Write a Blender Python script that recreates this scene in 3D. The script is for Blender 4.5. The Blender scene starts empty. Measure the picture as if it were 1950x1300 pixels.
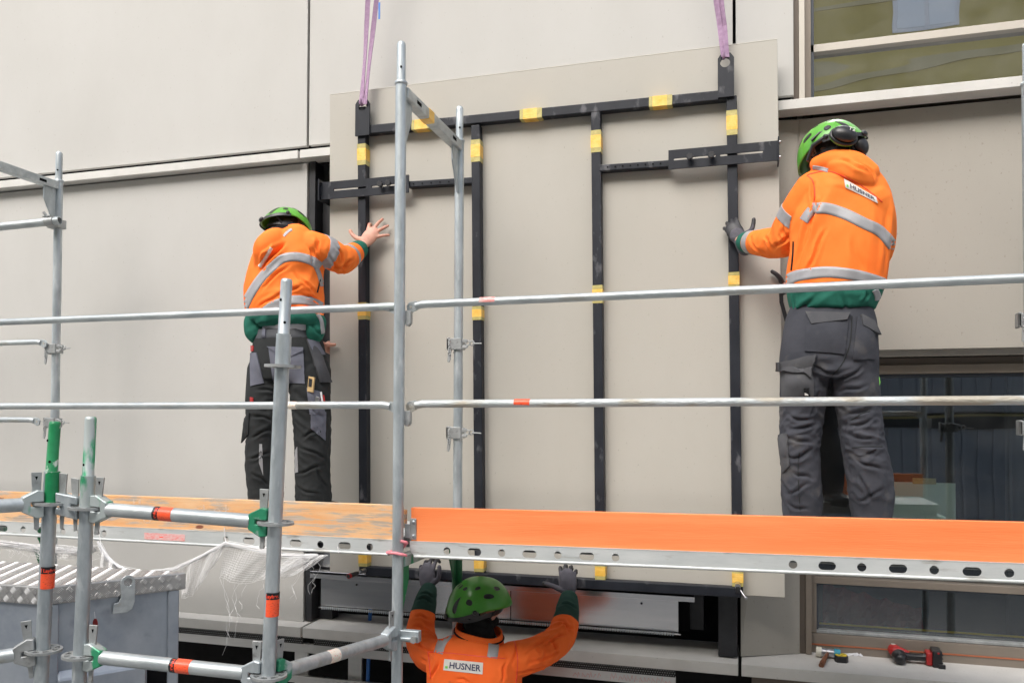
import bpy, bmesh, math, random
import numpy as np
from mathutils import Vector, Matrix, noise
from mathutils.bvhtree import BVHTree
random.seed(7)
PI = math.pi
scene = bpy.context.scene
COL = scene.collection

# ------------------------------------------------------------------ camera
F_PX, YAW, PITCH, ROLL, CY = 1536.76, 0.28344, 0.021596, 0.003849, 773.97
FW = Vector((-math.sin(YAW)*math.cos(PITCH), math.cos(YAW)*math.cos(PITCH), math.sin(PITCH)))
R0 = Vector((math.cos(YAW), math.sin(YAW), 0)); U0 = R0.cross(FW)
RT = R0*math.cos(ROLL) + U0*math.sin(ROLL); UP = -R0*math.sin(ROLL) + U0*math.cos(ROLL)
cam_d = bpy.data.cameras.new('camera'); cam = bpy.data.objects.new('camera', cam_d); COL.objects.link(cam)
cam_d.sensor_width = 36.0; cam_d.lens = F_PX/1950*36; cam_d.shift_y = (CY-650)/1950
cam_d.clip_start = 0.05; cam_d.clip_end = 500
cam.matrix_world = Matrix(((RT.x, UP.x, -FW.x, 0), (RT.y, UP.y, -FW.y, 0), (RT.z, UP.z, -FW.z, 0), (0, 0, 0, 1)))
scene.camera = cam

def at(px, py, Y):
    """point of the photograph (1950 x 1300 px) on the plane y = Y, metres from the camera's eye"""
    d = FW + RT*((px-975)/F_PX) + UP*((CY-py)/F_PX)
    return d*(Y/d.y)

# ------------------------------------------------------------------ light
world = bpy.data.worlds.new("World"); scene.world = world; world.use_nodes = True
nt = world.node_tree; bg = nt.nodes['Background']
sky = nt.nodes.new('ShaderNodeTexSky'); sky.sky_type = 'NISHITA'; sky.sun_disc = False
SUN_EL, SUN_AZ = math.radians(46), math.radians(-165)
sky.sun_elevation = SUN_EL; sky.sun_rotation = SUN_AZ
sky.air_density = 1.0; sky.dust_density = 5.0; sky.ozone_density = 1.0
hs = nt.nodes.new('ShaderNodeHueSaturation'); hs.inputs['Saturation'].default_value = 0.50
nt.links.new(sky.outputs[0], hs.inputs['Color']); nt.links.new(hs.outputs[0], bg.inputs['Color'])
bg.inputs['Strength'].default_value = 0.15
sun_d = bpy.data.lights.new('sun', 'SUN'); sun_d.energy = 1.15; sun_d.angle = math.radians(48); sun_d.color = (1, .97, .93)
sun = bpy.data.objects.new('sun', sun_d); COL.objects.link(sun)
sdir = Vector((math.sin(SUN_AZ)*math.cos(SUN_EL), math.cos(SUN_AZ)*math.cos(SUN_EL), math.sin(SUN_EL)))
sun.rotation_euler = sdir.to_track_quat('Z', 'Y').to_euler()
scene.view_settings.view_transform = 'Standard'; scene.view_settings.look = 'None'
scene.view_settings.gamma = 1; scene.view_settings.use_curve_mapping = False
scene.view_settings.exposure = 1.0

# ------------------------------------------------------------------ materials
def lin(r, g, b):
    f = lambda v: (v/255/12.92) if v/255 <= .04045 else ((v/255+.055)/1.055)**2.4
    return (f(r), f(g), f(b))
MATS = {}
def pm(name, c1, c2=None, scale=6, detail=6, rough=.6, metal=0., bump=0., bscale=40, stretch=(1, 1, 1),
       c3=None, s3=30, t3=(.62, .70), rvar=0., spec=.5, coat=0., sss=0., bstretch=None, lo=.35, hi=.65):
    """procedural material: base colour c1 mottled with c2, sparse marks c3, bump"""
    m = bpy.data.materials.new(name); m.use_nodes = True; t = m.node_tree; N = t.nodes; L = t.links
    b = N['Principled BSDF']; b.inputs['Roughness'].default_value = rough; b.inputs['Metallic'].default_value = metal
    b.inputs['Specular IOR Level'].default_value = spec; b.inputs['Coat Weight'].default_value = coat
    if sss: b.inputs['Subsurface Weight'].default_value = sss; b.inputs['Subsurface Scale'].default_value = .01
    tc = N.new('ShaderNodeTexCoord'); mp = N.new('ShaderNodeMapping'); mp.inputs['Scale'].default_value = stretch
    L.new(tc.outputs['Object'], mp.inputs['Vector'])
    def rgb(c): return (c[0], c[1], c[2], 1)
    b.inputs['Base Color'].default_value = rgb(c1)
    out = None
    if c2:
        n = N.new('ShaderNodeTexNoise'); n.inputs['Scale'].default_value = scale; n.inputs['Detail'].default_value = detail
        n.inputs['Roughness'].default_value = .62
        L.new(mp.outputs[0], n.inputs['Vector'])
        r = N.new('ShaderNodeValToRGB'); r.color_ramp.elements[0].position = lo; r.color_ramp.elements[1].position = hi
        r.color_ramp.elements[0].color = rgb(c1); r.color_ramp.elements[1].color = rgb(c2)
        L.new(n.outputs['Fac'], r.inputs['Fac']); out = r.outputs['Color']
        if rvar:
            mr = N.new('ShaderNodeMapRange'); mr.inputs['To Min'].default_value = rough-rvar; mr.inputs['To Max'].default_value = rough+rvar
            L.new(n.outputs['Fac'], mr.inputs['Value']); L.new(mr.outputs[0], b.inputs['Roughness'])
    if c3:
        n3 = N.new('ShaderNodeTexNoise'); n3.inputs['Scale'].default_value = s3; n3.inputs['Detail'].default_value = 5
        L.new(mp.outputs[0], n3.inputs['Vector'])
        r3 = N.new('ShaderNodeMapRange'); r3.inputs['From Min'].default_value = t3[0]; r3.inputs['From Max'].default_value = t3[1]
        L.new(n3.outputs['Fac'], r3.inputs['Value'])
        mx = N.new('ShaderNodeMix'); mx.data_type = 'RGBA'
        L.new(r3.outputs[0], mx.inputs[0])
        if out: L.new(out, mx.inputs[6])
        else: mx.inputs[6].default_value = rgb(c1)
        mx.inputs[7].default_value = rgb(c3); out = mx.outputs[2]
    if out: L.new(out, b.inputs['Base Color'])
    if bump:
        nb = N.new('ShaderNodeTexNoise'); nb.inputs['Scale'].default_value = bscale; nb.inputs['Detail'].default_value = 5
        if bstretch:
            mb = N.new('ShaderNodeMapping'); mb.inputs['Scale'].default_value = bstretch
            L.new(tc.outputs['Object'], mb.inputs['Vector']); L.new(mb.outputs[0], nb.inputs['Vector'])
        else: L.new(mp.outputs[0], nb.inputs['Vector'])
        bp = N.new('ShaderNodeBump'); bp.inputs['Strength'].default_value = min(1, bump); bp.inputs['Distance'].default_value = .004
        L.new(nb.outputs['Fac'], bp.inputs['Height']); L.new(bp.outputs[0], b.inputs['Normal'])
    MATS[name] = m
    return m
def concrete(name, a, b_, sp, bump=.10):
    return pm(name, a, b_, scale=1.3, detail=9, rough=.74, bump=bump, bscale=260, c3=sp, s3=95, t3=(.66, .76), spec=.35, stretch=(1, 1, .55), lo=.3, hi=.7)
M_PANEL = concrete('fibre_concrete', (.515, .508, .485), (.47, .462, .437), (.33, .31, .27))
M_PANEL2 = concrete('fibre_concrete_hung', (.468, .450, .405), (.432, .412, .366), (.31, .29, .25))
M_PANEL3 = concrete('fibre_concrete_shaded', (.385, .364, .322), (.35, .328, .288), (.26, .24, .21))  # darker panel concrete; shade below the sill is put into the colour
M_EDGE = pm('panel_edge', (.66, .64, .58), rough=.7)
M_SILL = pm('sill_concrete', (.64, .63, .60), (.57, .56, .53), scale=5, rough=.7, c3=(.38, .36, .32), s3=90, t3=(.68, .74), bump=.1, bscale=200)
M_GALV = pm('galvanised_steel', (.36, .405, .43), (.53, .58, .60), scale=22, detail=9, rough=.44, metal=.55, rvar=.10, stretch=(1, 1, .30), c3=(.66, .70, .71), s3=30, t3=(.58, .74), bump=.2, bscale=60)
M_GALVX = pm('galvanised_rail', (.38, .42, .44), (.55, .59, .60), scale=20, detail=9, rough=.44, metal=.55, rvar=.08, stretch=(.3, 1, 1), c3=(.40, .385, .34), s3=16, t3=(.60, .75), bump=.15, bscale=60)
M_GALVD = pm('dull_galvanised_steel', (.33, .345, .345), (.47, .485, .485), scale=18, detail=8, rough=.5, metal=.55, rvar=.08, c3=(.22, .225, .22), s3=30, t3=(.62, .75), bump=.2, bscale=70)
M_CEM = pm('cement_splashed_rail', (.42, .46, .47), (.56, .59, .60), scale=14, rough=.55, metal=.4, stretch=(.35, 1, 1), c3=(.40, .37, .31), s3=9, t3=(.48, .56), bump=.9, bscale=120)
M_BEAM = pm('galvanised_deck_beam', (.56, .59, .585), (.70, .72, .71), scale=5, detail=9, rough=.5, metal=.35, stretch=(.6, 1, 3), c3=(.36, .35, .32), s3=12, t3=(.62, .76), bump=.1, bscale=60)
M_ALU = pm('mill_aluminium', (.78, .78, .79), (.86, .86, .86), scale=8, rough=.20, metal=.9, stretch=(.2, 1, 4), bump=.03, bscale=14)
M_ALUM = pm('matt_aluminium', (.70, .70, .69), (.80, .80, .79), scale=5, rough=.38, metal=.7, stretch=(.4, 1, 3), c3=(.4, .4, .4), s3=20, t3=(.66, .8))
M_BLK = pm('black_cavity', (.006, .006, .007), rough=.9, spec=.1)
M_FOIL = pm('black_membrane', (.008, .008, .009), (.014, .014, .015), scale=9, rough=.75, bump=.5, bscale=7, spec=.2)
M_PROF = pm('black_profile', (.016, .017, .020), (.028, .029, .033), scale=12, rough=.45)
M_STEEL = pm('painted_black_steel', (.010, .012, .018), (.020, .023, .031), scale=9, detail=9, rough=.5, stretch=(1, 1, .5), c3=(.11, .11, .12), s3=16, t3=(.61, .72), spec=.35, bump=.06, bscale=60)
M_TAPE = pm('yellow_tape', (.86, .48, .05), (.92, .60, .14), scale=24, rough=.38, bump=.8, bscale=60, bstretch=(1, 1, 5), coat=.2)
M_TAPE2 = pm('thin_yellow_tape', (.42, .36, .12), (.55, .48, .19), scale=60, rough=.4, bump=.5, bscale=60, coat=.2)
M_BOARD = pm('orange_painted_board', (.97, .31, .11), (.92, .215, .06), scale=2.2, detail=9, rough=.5, stretch=(.3, 1, 5), c3=(.72, .16, .05), s3=6, t3=(.66, .80), bump=.22, bscale=20, bstretch=(.6, 1, 14))
M_GREEN = pm('green_paint', (.010, .20, .07), (.016, .27, .10), scale=20, rough=.4, c3=(.55, .60, .56), s3=16, t3=(.60, .64), bump=.1)
M_GREENH = pm('chipped_green_paint', (.02, .20, .10), (.03, .26, .14), scale=14, rough=.45, c3=(.42, .47, .47), s3=11, t3=(.50, .56), bump=.2)
M_GREENW = pm('worn_green_paint', (.46, .52, .52), (.50, .55, .54), scale=20, rough=.45, metal=.4, c3=(.05, .36, .18), s3=13, t3=(.53, .60), stretch=(1, 1, .4), bump=.15)
M_GREEND = pm('dark_green_paint', (.006, .10, .035), (.010, .15, .055), scale=10, rough=.35)
M_STK = pm('orange_sticker', (.95, .09, .025), (.98, .13, .05), scale=60, rough=.4, c3=(.45, .04, .02), s3=110, t3=(.60, .66), stretch=(1, 1, 3), coat=.2)
M_STKB = pm('black_sticker', (.012, .012, .014), rough=.4)
M_STKR = pm('red_lettering', (.90, .07, .03), rough=.4)
M_STKW = pm('pale_sticker', (.80, .72, .60), (.85, .80, .72), scale=60, rough=.5, c3=(.75, .12, .08), s3=140, t3=(.60, .66))
M_STKP = pm('pink_print_sticker', (.78, .50, .48), (.80, .30, .28), scale=60, detail=2, rough=.5, stretch=(1, 1, 4), lo=.48, hi=.56)
M_BROWN = pm('brown_window_frame', (.235, .20, .165), (.26, .22, .18), scale=6, rough=.4, metal=.25)
M_BROWND = pm('dark_brown_trim', (.13, .105, .085), rough=.45, metal=.25)
M_BEIGEF = pm('beige_window_trim', (.50, .465, .41), rough=.4, metal=.15)
M_GASK = pm('window_gasket', (.05, .06, .075), rough=.45)
M_SLING = pm('violet_webbing', (.40, .25, .40), (.49, .33, .48), scale=60, rough=.8, bump=1, bscale=14, bstretch=(3, 3, 60))
M_WHITE = pm('white_fabric', (.78, .78, .80), (.68, .68, .70), scale=30, rough=.8, bump=.5, bscale=40)
M_NET = pm('white_netting', (.80, .80, .80), rough=.7)
M_ROPE = pm('pink_rope', (.80, .22, .27), (.88, .34, .38), scale=80, rough=.6, bump=.5, bscale=200)
M_BLUE = pm('blue_plastic', (.02, .15, .50), rough=.4)
M_HIVIS = pm('orange_high_visibility_cloth', (1.0, .240, .038), (1.0, .195, .026), scale=5, rough=.75, bump=.22, bscale=26, spec=.25)
M_HIVISD = pm('worn_orange_high_visibility_cloth', (1.0, .175, .030), (.95, .14, .022), scale=5, rough=.75, c3=(.45, .10, .03), s3=12, t3=(.72, .85), bump=.25, bscale=20, spec=.25)
M_POCKT = pm('lightened_dusty_pocket_cloth', (.062, .064, .072), (.085, .086, .092), scale=9, rough=.88, c3=(.15, .145, .135), s3=12, t3=(.58, .78), bump=.2, bscale=40)  # same trouser cloth lightened in colour to replace shading at pocket edges, plus dust
M_GRN = pm('green_cloth', (.018, .135, .095), (.014, .11, .078), scale=8, rough=.8, bump=.45, bscale=24, spec=.25)
M_GRND = pm('dark_green_cloth', (.020, .052, .040), (.026, .064, .050), scale=8, rough=.85, bump=.15, bscale=300, spec=.2)
M_REFL = pm('silver_reflective_tape', (.37, .37, .385), (.33, .33, .345), scale=20, rough=.55, metal=.15, bump=.05, bscale=300)
M_TRB = pm('black_work_cloth', (.020, .022, .023), (.030, .032, .033), scale=6, rough=.85, bump=.22, bscale=30, spec=.25)
M_TRG = pm('dusty_charcoal_cloth', (.040, .043, .053), (.062, .064, .076), scale=7, rough=.88, c3=(.11, .105, .10), s3=9, t3=(.58, .78), bump=.22, bscale=30, spec=.25)
M_POCK = pm('slate_grey_cloth', (.115, .12, .155), (.14, .145, .18), scale=12, rough=.85, bump=.25, bscale=300)
M_POCKD = pm('charcoal_pocket_cloth', (.050, .052, .060), (.068, .069, .076), scale=12, rough=.85, bump=.25, bscale=300)
M_BELT = pm('grey_belt', (.07, .075, .085), rough=.6)
M_TEE = pm('pale_tee_shirt', (.56, .56, .60), (.50, .50, .55), scale=10, rough=.85, bump=.3, bscale=60)
M_SKIN = pm('skin', (.62, .34, .25), (.54, .26, .19), scale=22, rough=.5, sss=.15, c3=(.50, .20, .15), s3=60, t3=(.6, .8), bump=.1, bscale=300)
M_HAIR = pm('dark_brown_hair', (.020, .014, .010), (.045, .03, .02), scale=60, rough=.5, bump=1, bscale=60, bstretch=(3, 3, .5))
M_GLOVE = pm('grey_knit_glove', (.075, .072, .088), (.10, .096, .115), scale=30, rough=.8, bump=.5, bscale=300)
M_GLOVEB = pm('black_glove_rubber', (.020, .020, .023), (.03, .03, .034), scale=20, rough=.5, bump=.3, bscale=150)
M_BLKC = pm('black_cloth', (.010, .010, .011), rough=.9, spec=.2)
M_BLKP = pm('black_plastic', (.014, .014, .016), (.022, .022, .024), scale=20, rough=.35)
M_HELMB = pm('bright_green_helmet_shell', (.105, .39, .03), (.085, .34, .026), scale=9, rough=.30, coat=.3)
M_HELMD = pm('green_helmet_shell', (.065, .30, .028), (.055, .26, .024), scale=9, rough=.33, coat=.2, c3=(.10, .32, .07), s3=30, t3=(.62, .8))
M_RED = pm('red_plastic', (.45, .02, .02), (.38, .02, .02), scale=30, rough=.4)
M_WOODH = pm('hammer_handle_wood', (.16, .055, .025), (.24, .10, .05), scale=20, rough=.5, stretch=(1, 1, 1))
M_RULE = pm('folding_rule_wood', (.60, .42, .20), (.50, .34, .16), scale=30, rough=.6)
M_CHROME = pm('worn_chrome', (.55, .55, .57), (.40, .40, .42), scale=60, rough=.28, metal=.95)
M_TEAL = pm('blue_mallet_plastic', (.04, .30, .42), rough=.4)
M_CREAM = pm('cream_mallet_plastic', (.72, .70, .60), rough=.45)
M_YEL = pm('yellow_plastic', (.85, .62, .02), rough=.4)
M_PAPER = pm('pale_green_paper', (.74, .90, .84), (.70, .86, .80), scale=4, rough=.8)
M_NAVY = pm('navy_print', (.035, .04, .10), rough=.6)
M_LIME = pm('lime_print', (.20, .62, .10), rough=.6)
M_PATCH = pm('white_patch', (.74, .72, .68), (.70, .68, .64), scale=30, rough=.7)
M_OCH = pm('ochre_render', (.58, .48, .20), (.50, .41, .17), scale=.8, rough=.9, bump=.2, bscale=30)
M_CABIN = pm('blue_grey_sheet', (.27, .30, .34), (.33, .355, .39), scale=.8, rough=.6)
M_PAVE = pm('concrete_paving', (.30, .29, .27), (.24, .235, .22), scale=12, rough=.9, bump=.6, bscale=120)
M_ROOM = pm('dim_room', (.05, .05, .048), rough=.9)
M_OLIVE = pm('olive_reflection_tint', (.23, .20, .09), (.20, .175, .08), scale=1, rough=.8, stretch=(.3, 1, 2))  # olive bands coloured in to imitate the mirrored ochre house
M_DARKR = pm('dark_red_sheet', (.25, .02, .02), rough=.5)

def wood_worn():
    m = bpy.data.materials.new('weathered_orange_board'); m.use_nodes = True; t = m.node_tree; N = t.nodes; L = t.links
    b = N['Principled BSDF']; b.inputs['Roughness'].default_value = .75
    tc = N.new('ShaderNodeTexCoord')
    def nz(sc, st, det=8):
        mp = N.new('ShaderNodeMapping'); mp.inputs['Scale'].default_value = st; L.new(tc.outputs['Object'], mp.inputs['Vector'])
        n = N.new('ShaderNodeTexNoise'); n.inputs['Scale'].default_value = sc; n.inputs['Detail'].default_value = det; n.inputs['Roughness'].default_value = .65
        L.new(mp.outputs[0], n.inputs['Vector']); return n.outputs['Fac']
    def ramp(f, a, c, p0, p1):
        r = N.new('ShaderNodeValToRGB'); r.color_ramp.elements[0].position = p0; r.color_ramp.elements[1].position = p1
        r.color_ramp.elements[0].color = (*a, 1); r.color_ramp.elements[1].color = (*c, 1); L.new(f, r.inputs['Fac']); return r.outputs['Color']
    def mix(f, a, c):
        x = N.new('ShaderNodeMix'); x.data_type = 'RGBA'; L.new(f, x.inputs[0]); L.new(a, x.inputs[6]); L.new(c, x.inputs[7]); return x.outputs[2]
    def thr(f, a, c):
        r = N.new('ShaderNodeMapRange'); r.inputs['From Min'].default_value = a; r.inputs['From Max'].default_value = c; L.new(f, r.inputs['Value']); return r.outputs[0]
    paint = ramp(nz(3, (1, 1, 6)), (.78, .40, .17), (.80, .50, .27), .4, .6)
    wood = ramp(nz(6, (.5, 1, 22)), (.40, .30, .22), (.60, .51, .43), .35, .65)
    wear = nz(3.2, (1.1, 1, 11))
    c = mix(thr(wear, .50, .57), paint, wood)
    gr = nz(9, (.35, 1, 30), 10)
    dark = ramp(gr, (.16, .08, .05), (.16, .08, .05), 0, 1)
    c = mix(thr(gr, .66, .72), c, dark)
    kn = nz(5, (1.2, 1, 2.6), 2)
    c = mix(thr(kn, .70, .74), c, ramp(gr, (.30, .10, .05), (.22, .07, .04), .3, .7))
    L.new(c, b.inputs['Base Color'])
    bp = N.new('ShaderNodeBump'); bp.inputs['Strength'].default_value = .6; bp.inputs['Distance'].default_value = .003
    L.new(gr, bp.inputs['Height']); L.new(bp.outputs[0], b.inputs['Normal'])
    return m
M_OLDB = wood_worn()
def glass_mat(name, refl, tint, dirt, wav=.09):
    m = bpy.data.materials.new(name); m.use_nodes = True; t = m.node_tree; N = t.nodes; L = t.links
    for n in list(N): N.remove(n)
    o = N.new('ShaderNodeOutputMaterial'); gl = N.new('ShaderNodeBsdfGlossy'); gl.inputs['Roughness'].default_value = .012
    gl.inputs['Color'].default_value = (.92, .96, 1, 1)
    tr = N.new('ShaderNodeBsdfTransparent'); tr.inputs['Color'].default_value = (*tint, 1)
    fr = N.new('ShaderNodeFresnel'); fr.inputs['IOR'].default_value = 1.5
    ad = N.new('ShaderNodeMath'); ad.operation = 'ADD'; ad.use_clamp = True; ad.inputs[1].default_value = refl; L.new(fr.outputs[0], ad.inputs[0])
    mx = N.new('ShaderNodeMixShader'); L.new(ad.outputs[0], mx.inputs[0]); L.new(tr.outputs[0], mx.inputs[1]); L.new(gl.outputs[0], mx.inputs[2])
    # dust film and slight waviness of the panes
    tc = N.new('ShaderNodeTexCoord'); n = N.new('ShaderNodeTexNoise'); n.inputs['Scale'].default_value = 5; n.inputs['Detail'].default_value = 8
    mp = N.new('ShaderNodeMapping'); mp.inputs['Scale'].default_value = (1.2, 1, 1.4); L.new(tc.outputs['Object'], mp.inputs[0]); L.new(mp.outputs[0], n.inputs['Vector'])
    mr = N.new('ShaderNodeMapRange'); mr.inputs['From Min'].default_value = .4; mr.inputs['From Max'].default_value = .9
    mr.inputs['To Max'].default_value = dirt; L.new(n.outputs['Fac'], mr.inputs['Value'])
    df = N.new('ShaderNodeBsdfDiffuse'); df.inputs['Color'].default_value = (.6, .6, .58, 1)
    m2 = N.new('ShaderNodeMixShader'); L.new(mr.outputs[0], m2.inputs[0]); L.new(mx.outputs[0], m2.inputs[1]); L.new(df.outputs[0], m2.inputs[2])
    nb = N.new('ShaderNodeTexNoise'); nb.inputs['Scale'].default_value = 1.6; nb.inputs['Detail'].default_value = 1; mpb = N.new('ShaderNodeMapping'); mpb.inputs['Scale'].default_value = (.7, 1, 2.2); L.new(tc.outputs['Object'], mpb.inputs[0]); L.new(mpb.outputs[0], nb.inputs['Vector'])
    bp = N.new('ShaderNodeBump'); bp.inputs['Strength'].default_value = wav; bp.inputs['Distance'].default_value = .05
    L.new(nb.outputs['Fac'], bp.inputs['Height']); L.new(bp.outputs[0], gl.inputs['Normal'])
    L.new(m2.outputs[0], o.inputs['Surface']); return m
M_GLASS_U = glass_mat('dusty_upper_glass', .62, (.30, .32, .28), .12)
M_GLASS_L = glass_mat('clear_lower_glass', .08, (.95, .98, .97), .04, .025)
def perforated():
    m = bpy.data.materials.new('black_perforated_plate'); m.use_nodes = True; t = m.node_tree; N = t.nodes; L = t.links
    b = N['Principled BSDF']; b.inputs['Base Color'].default_value = (.012, .012, .012, 1); b.inputs['Roughness'].default_value = .4
    return m
M_PERF = perforated()

# ------------------------------------------------------------------ object helpers
ORG = {}
def thing(name, label, cat, loc=(0, 0, 0), group=None):
    o = bpy.data.objects.new(name, None); COL.objects.link(o); o.empty_display_size = .1
    o.location = loc; ORG[o.name] = Vector(loc)
    o['label'] = label; o['category'] = cat
    if group: o['group'] = group
    return o
def tag(o, label, cat, group=None):
    o['label'] = label; o['category'] = cat
    if group: o['group'] = group
    return o
class MB:
    def __init__(s): s.v = []; s.f = []; s.sm = []
    def add(s, vs, fs, smooth=False):
        k = len(s.v); s.v += [Vector(v) for v in vs]; s.f += [tuple(i+k for i in f) for f in fs]; s.sm += [smooth]*len(fs); return s
    def box(s, a, b):
        x0, y0, z0 = a; x1, y1, z1 = b
        return s.add([(x0, y0, z0), (x1, y0, z0), (x1, y1, z0), (x0, y1, z0), (x0, y0, z1), (x1, y0, z1), (x1, y1, z1), (x0, y1, z1)],
                     [(0, 3, 2, 1), (4, 5, 6, 7), (0, 1, 5, 4), (1, 2, 6, 5), (2, 3, 7, 6), (3, 0, 4, 7)])
    def obox(s, c, u, v, w):
        """box about c with half-axis vectors u, v, w"""
        c, u, v, w = Vector(c), Vector(u), Vector(v), Vector(w)
        P = [c+i*u+j*v+k*w for k in (-1, 1) for (i, j) in ((-1, -1), (1, -1), (1, 1), (-1, 1))]
        f = [(0, 3, 2, 1), (4, 5, 6, 7), (0, 1, 5, 4), (1, 2, 6, 5), (2, 3, 7, 6), (3, 0, 4, 7)]
        if u.cross(v).dot(w) < 0: f = [q[::-1] for q in f]
        return s.add(P, f)
    def beam(s, p0, p1, w, h, up=(0, 0, 1)):
        p0, p1 = Vector(p0), Vector(p1); d = (p1-p0); L = d.length; d.normalize()
        a = d.cross(Vector(up)).normalized(); b = a.cross(d)
        return s.obox((p0+p1)/2, d*L/2, a*w/2, b*h/2)
    def tube(s, pts, r, n=20, caps=True, hollow=0, smooth=True, closed=False):
        pts = [Vector(p) for p in pts]; m = len(pts)
        rs = r if isinstance(r, (list, tuple)) else [r]*m
        T = []
        for i in range(m):
            if closed: t = pts[(i+1) % m]-pts[i-1]
            else: t = pts[min(i+1, m-1)]-pts[max(i-1, 0)]
            T.append(t.normalized())
        a = T[0].orthogonal().normalized(); vs = []
        for i in range(m):
            a = (a-T[i]*a.dot(T[i])).normalized(); b = T[i].cross(a)
            for k in range(n):
                t = 2*PI*k/n; vs.append(pts[i]+(a*math.cos(t)+b*math.sin(t))*rs[i])
        fs = []
        for i in range(m if closed else m-1):
            for k in range(n):
                i2 = (i+1) % m; fs.append((i*n+k, i*n+(k+1) % n, i2*n+(k+1) % n, i2*n+k))
        k0 = len(s.v); s.add(vs, fs, smooth)
        if closed: return s
        if hollow:
            q = MB(); q.tube(pts[::-1], [x-hollow for x in rs[::-1]], n, caps=False); s.add(q.v, q.f, smooth)
            for e, o1, o2 in ((0, 0, (m-1)*n), ):
                pass
            a1 = vs[:n]; b1 = q.v[-n:]; a2 = vs[-n:]; b2 = q.v[:n]
            for A, Bq in ((a1, b1), (a2, b2)):
                vv = list(A); w = []
                for p in vv: w.append(min(Bq, key=lambda z: (z-p).length_squared))
                s.add(vv+w, [(k, n+k, n+(k+1) % n, (k+1) % n) for k in range(n)])
        elif caps:
            s.add(vs[:n], [tuple(range(n))[::-1]]); s.add(vs[-n:], [tuple(range(n))])
        return s
    def prism(s, poly, o, u, v, w):
        """polygon (list of 2D) on axes u, v from o, extruded by vector w"""
        o, u, v, w = map(Vector, (o, u, v, w)); n = len(poly)
        A = [o+u*p[0]+v*p[1] for p in poly]; Bq = [p+w for p in A]
        f = [tuple(range(n))[::-1], tuple(range(n, 2*n))]+[(i, (i+1) % n, n+(i+1) % n, n+i) for i in range(n)]
        ar = sum(poly[i][0]*poly[(i+1) % n][1]-poly[(i+1) % n][0]*poly[i][1] for i in range(n))
        if u.cross(v).dot(w)*ar < 0: f = [q[::-1] for q in f]
        return s.add(A+Bq, f)
    def sphere(s, c, rx, ry=None, rz=None, n=14, axes=None):
        ry = ry or rx; rz = rz or rx; c = Vector(c); X, Y, Z = axes or (Vector((1, 0, 0)), Vector((0, 1, 0)), Vector((0, 0, 1)))
        vs = []; m = n//2+1
        for i in range(1, m):
            th = PI*i/m
            for k in range(n):
                ph = 2*PI*k/n
                vs.append(c+X*rx*math.sin(th)*math.cos(ph)+Y*ry*math.sin(th)*math.sin(ph)+Z*rz*math.cos(th))
        fs = [((i+1)*n+k, (i+1)*n+(k+1) % n, i*n+(k+1) % n, i*n+k) for i in range(m-2) for k in range(n)]
        t = len(vs); vs += [c+Z*rz, c-Z*rz]
        fs += [(k, (k+1) % n, t) for k in range(n)]+[((m-2)*n+(k+1) % n, (m-2)*n+k, t+1) for k in range(n)]
        return s.add(vs, fs, True)
    def build(s, name, mat, parent=None, bevel=0, seg=1, loc=None):
        me = bpy.data.meshes.new(name)
        if parent is not None:
            org = ORG.get(parent.name, Vector())
            k = parent
            while k is not None and k.name not in ORG: k = k.parent
            org = ORG[k.name] if k is not None else Vector()
        else: org = Vector(loc) if loc is not None else Vector()
        me.from_pydata([tuple(v-org) for v in s.v], [], s.f)
        me.polygons.foreach_set('use_smooth', s.sm)
        ms = mat if isinstance(mat, (list, tuple)) else [mat]
        for q in ms: me.materials.append(q)
        me.update()
        o = bpy.data.objects.new(name, me); COL.objects.link(o)
        if parent is not None: o.parent = parent
        else: o.location = org; ORG[o.name] = org
        if bevel:
            b = o.modifiers.new('bevel', 'BEVEL'); b.width = bevel; b.segments = seg; b.limit_method = 'ANGLE'; b.angle_limit = math.radians(40)
        return o
def joined(name, parent, pieces):
    """several shapes with several materials as one mesh: pieces = [(MB, material)]"""
    vs = []; fs = []; mi = []; sm = []; ms = []
    for mb, m in pieces:
        if m not in ms: ms.append(m)
        k = len(vs); vs += mb.v; fs += [tuple(i+k for i in f) for f in mb.f]; mi += [ms.index(m)]*len(mb.f); sm += mb.sm
    q = MB(); q.v = vs; q.f = fs; q.sm = sm
    o = q.build(name, ms, parent); o.data.polygons.foreach_set('material_index', mi); o.data.update(); return o
def dupe(o, parent, offset):
    """copy of a part with its sub-parts, moved by offset"""
    c = o.copy(); COL.objects.link(c); c.parent = parent; c.location = o.location+Vector(offset)
    for ch in list(o.children):
        d = ch.copy(); COL.objects.link(d); d.parent = c
    return c
def text_mb(txt, size, o, u, v, w, extr=.0006, tracking=1.0, bold=0, warp=None, align='LEFT'):
    """flat lettering as geometry: baseline origin o, along u, up v, thickness w"""
    cu = bpy.data.curves.new('lettering', 'FONT'); cu.body = txt; cu.size = size; cu.extrude = extr; cu.offset = bold; cu.space_character = tracking
    cu.align_x = align
    ob = bpy.data.objects.new('lettering', cu); COL.objects.link(ob); dg = bpy.context.evaluated_depsgraph_get(); dg.update()
    me = bpy.data.meshes.new_from_object(ob.evaluated_get(dg)); bpy.data.objects.remove(ob); bpy.data.curves.remove(cu)
    o, u, v, w = map(Vector, (o, u, v, w)); q = MB()
    if warp: vs = [warp(p.co.x, p.co.y, p.co.z) for p in me.vertices]
    else: vs = [o+u*p.co.x+v*p.co.y+w*p.co.z for p in me.vertices]
    q.add(vs, [tuple(p.vertices) for p in me.polygons]); bpy.data.meshes.remove(me); return q
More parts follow.
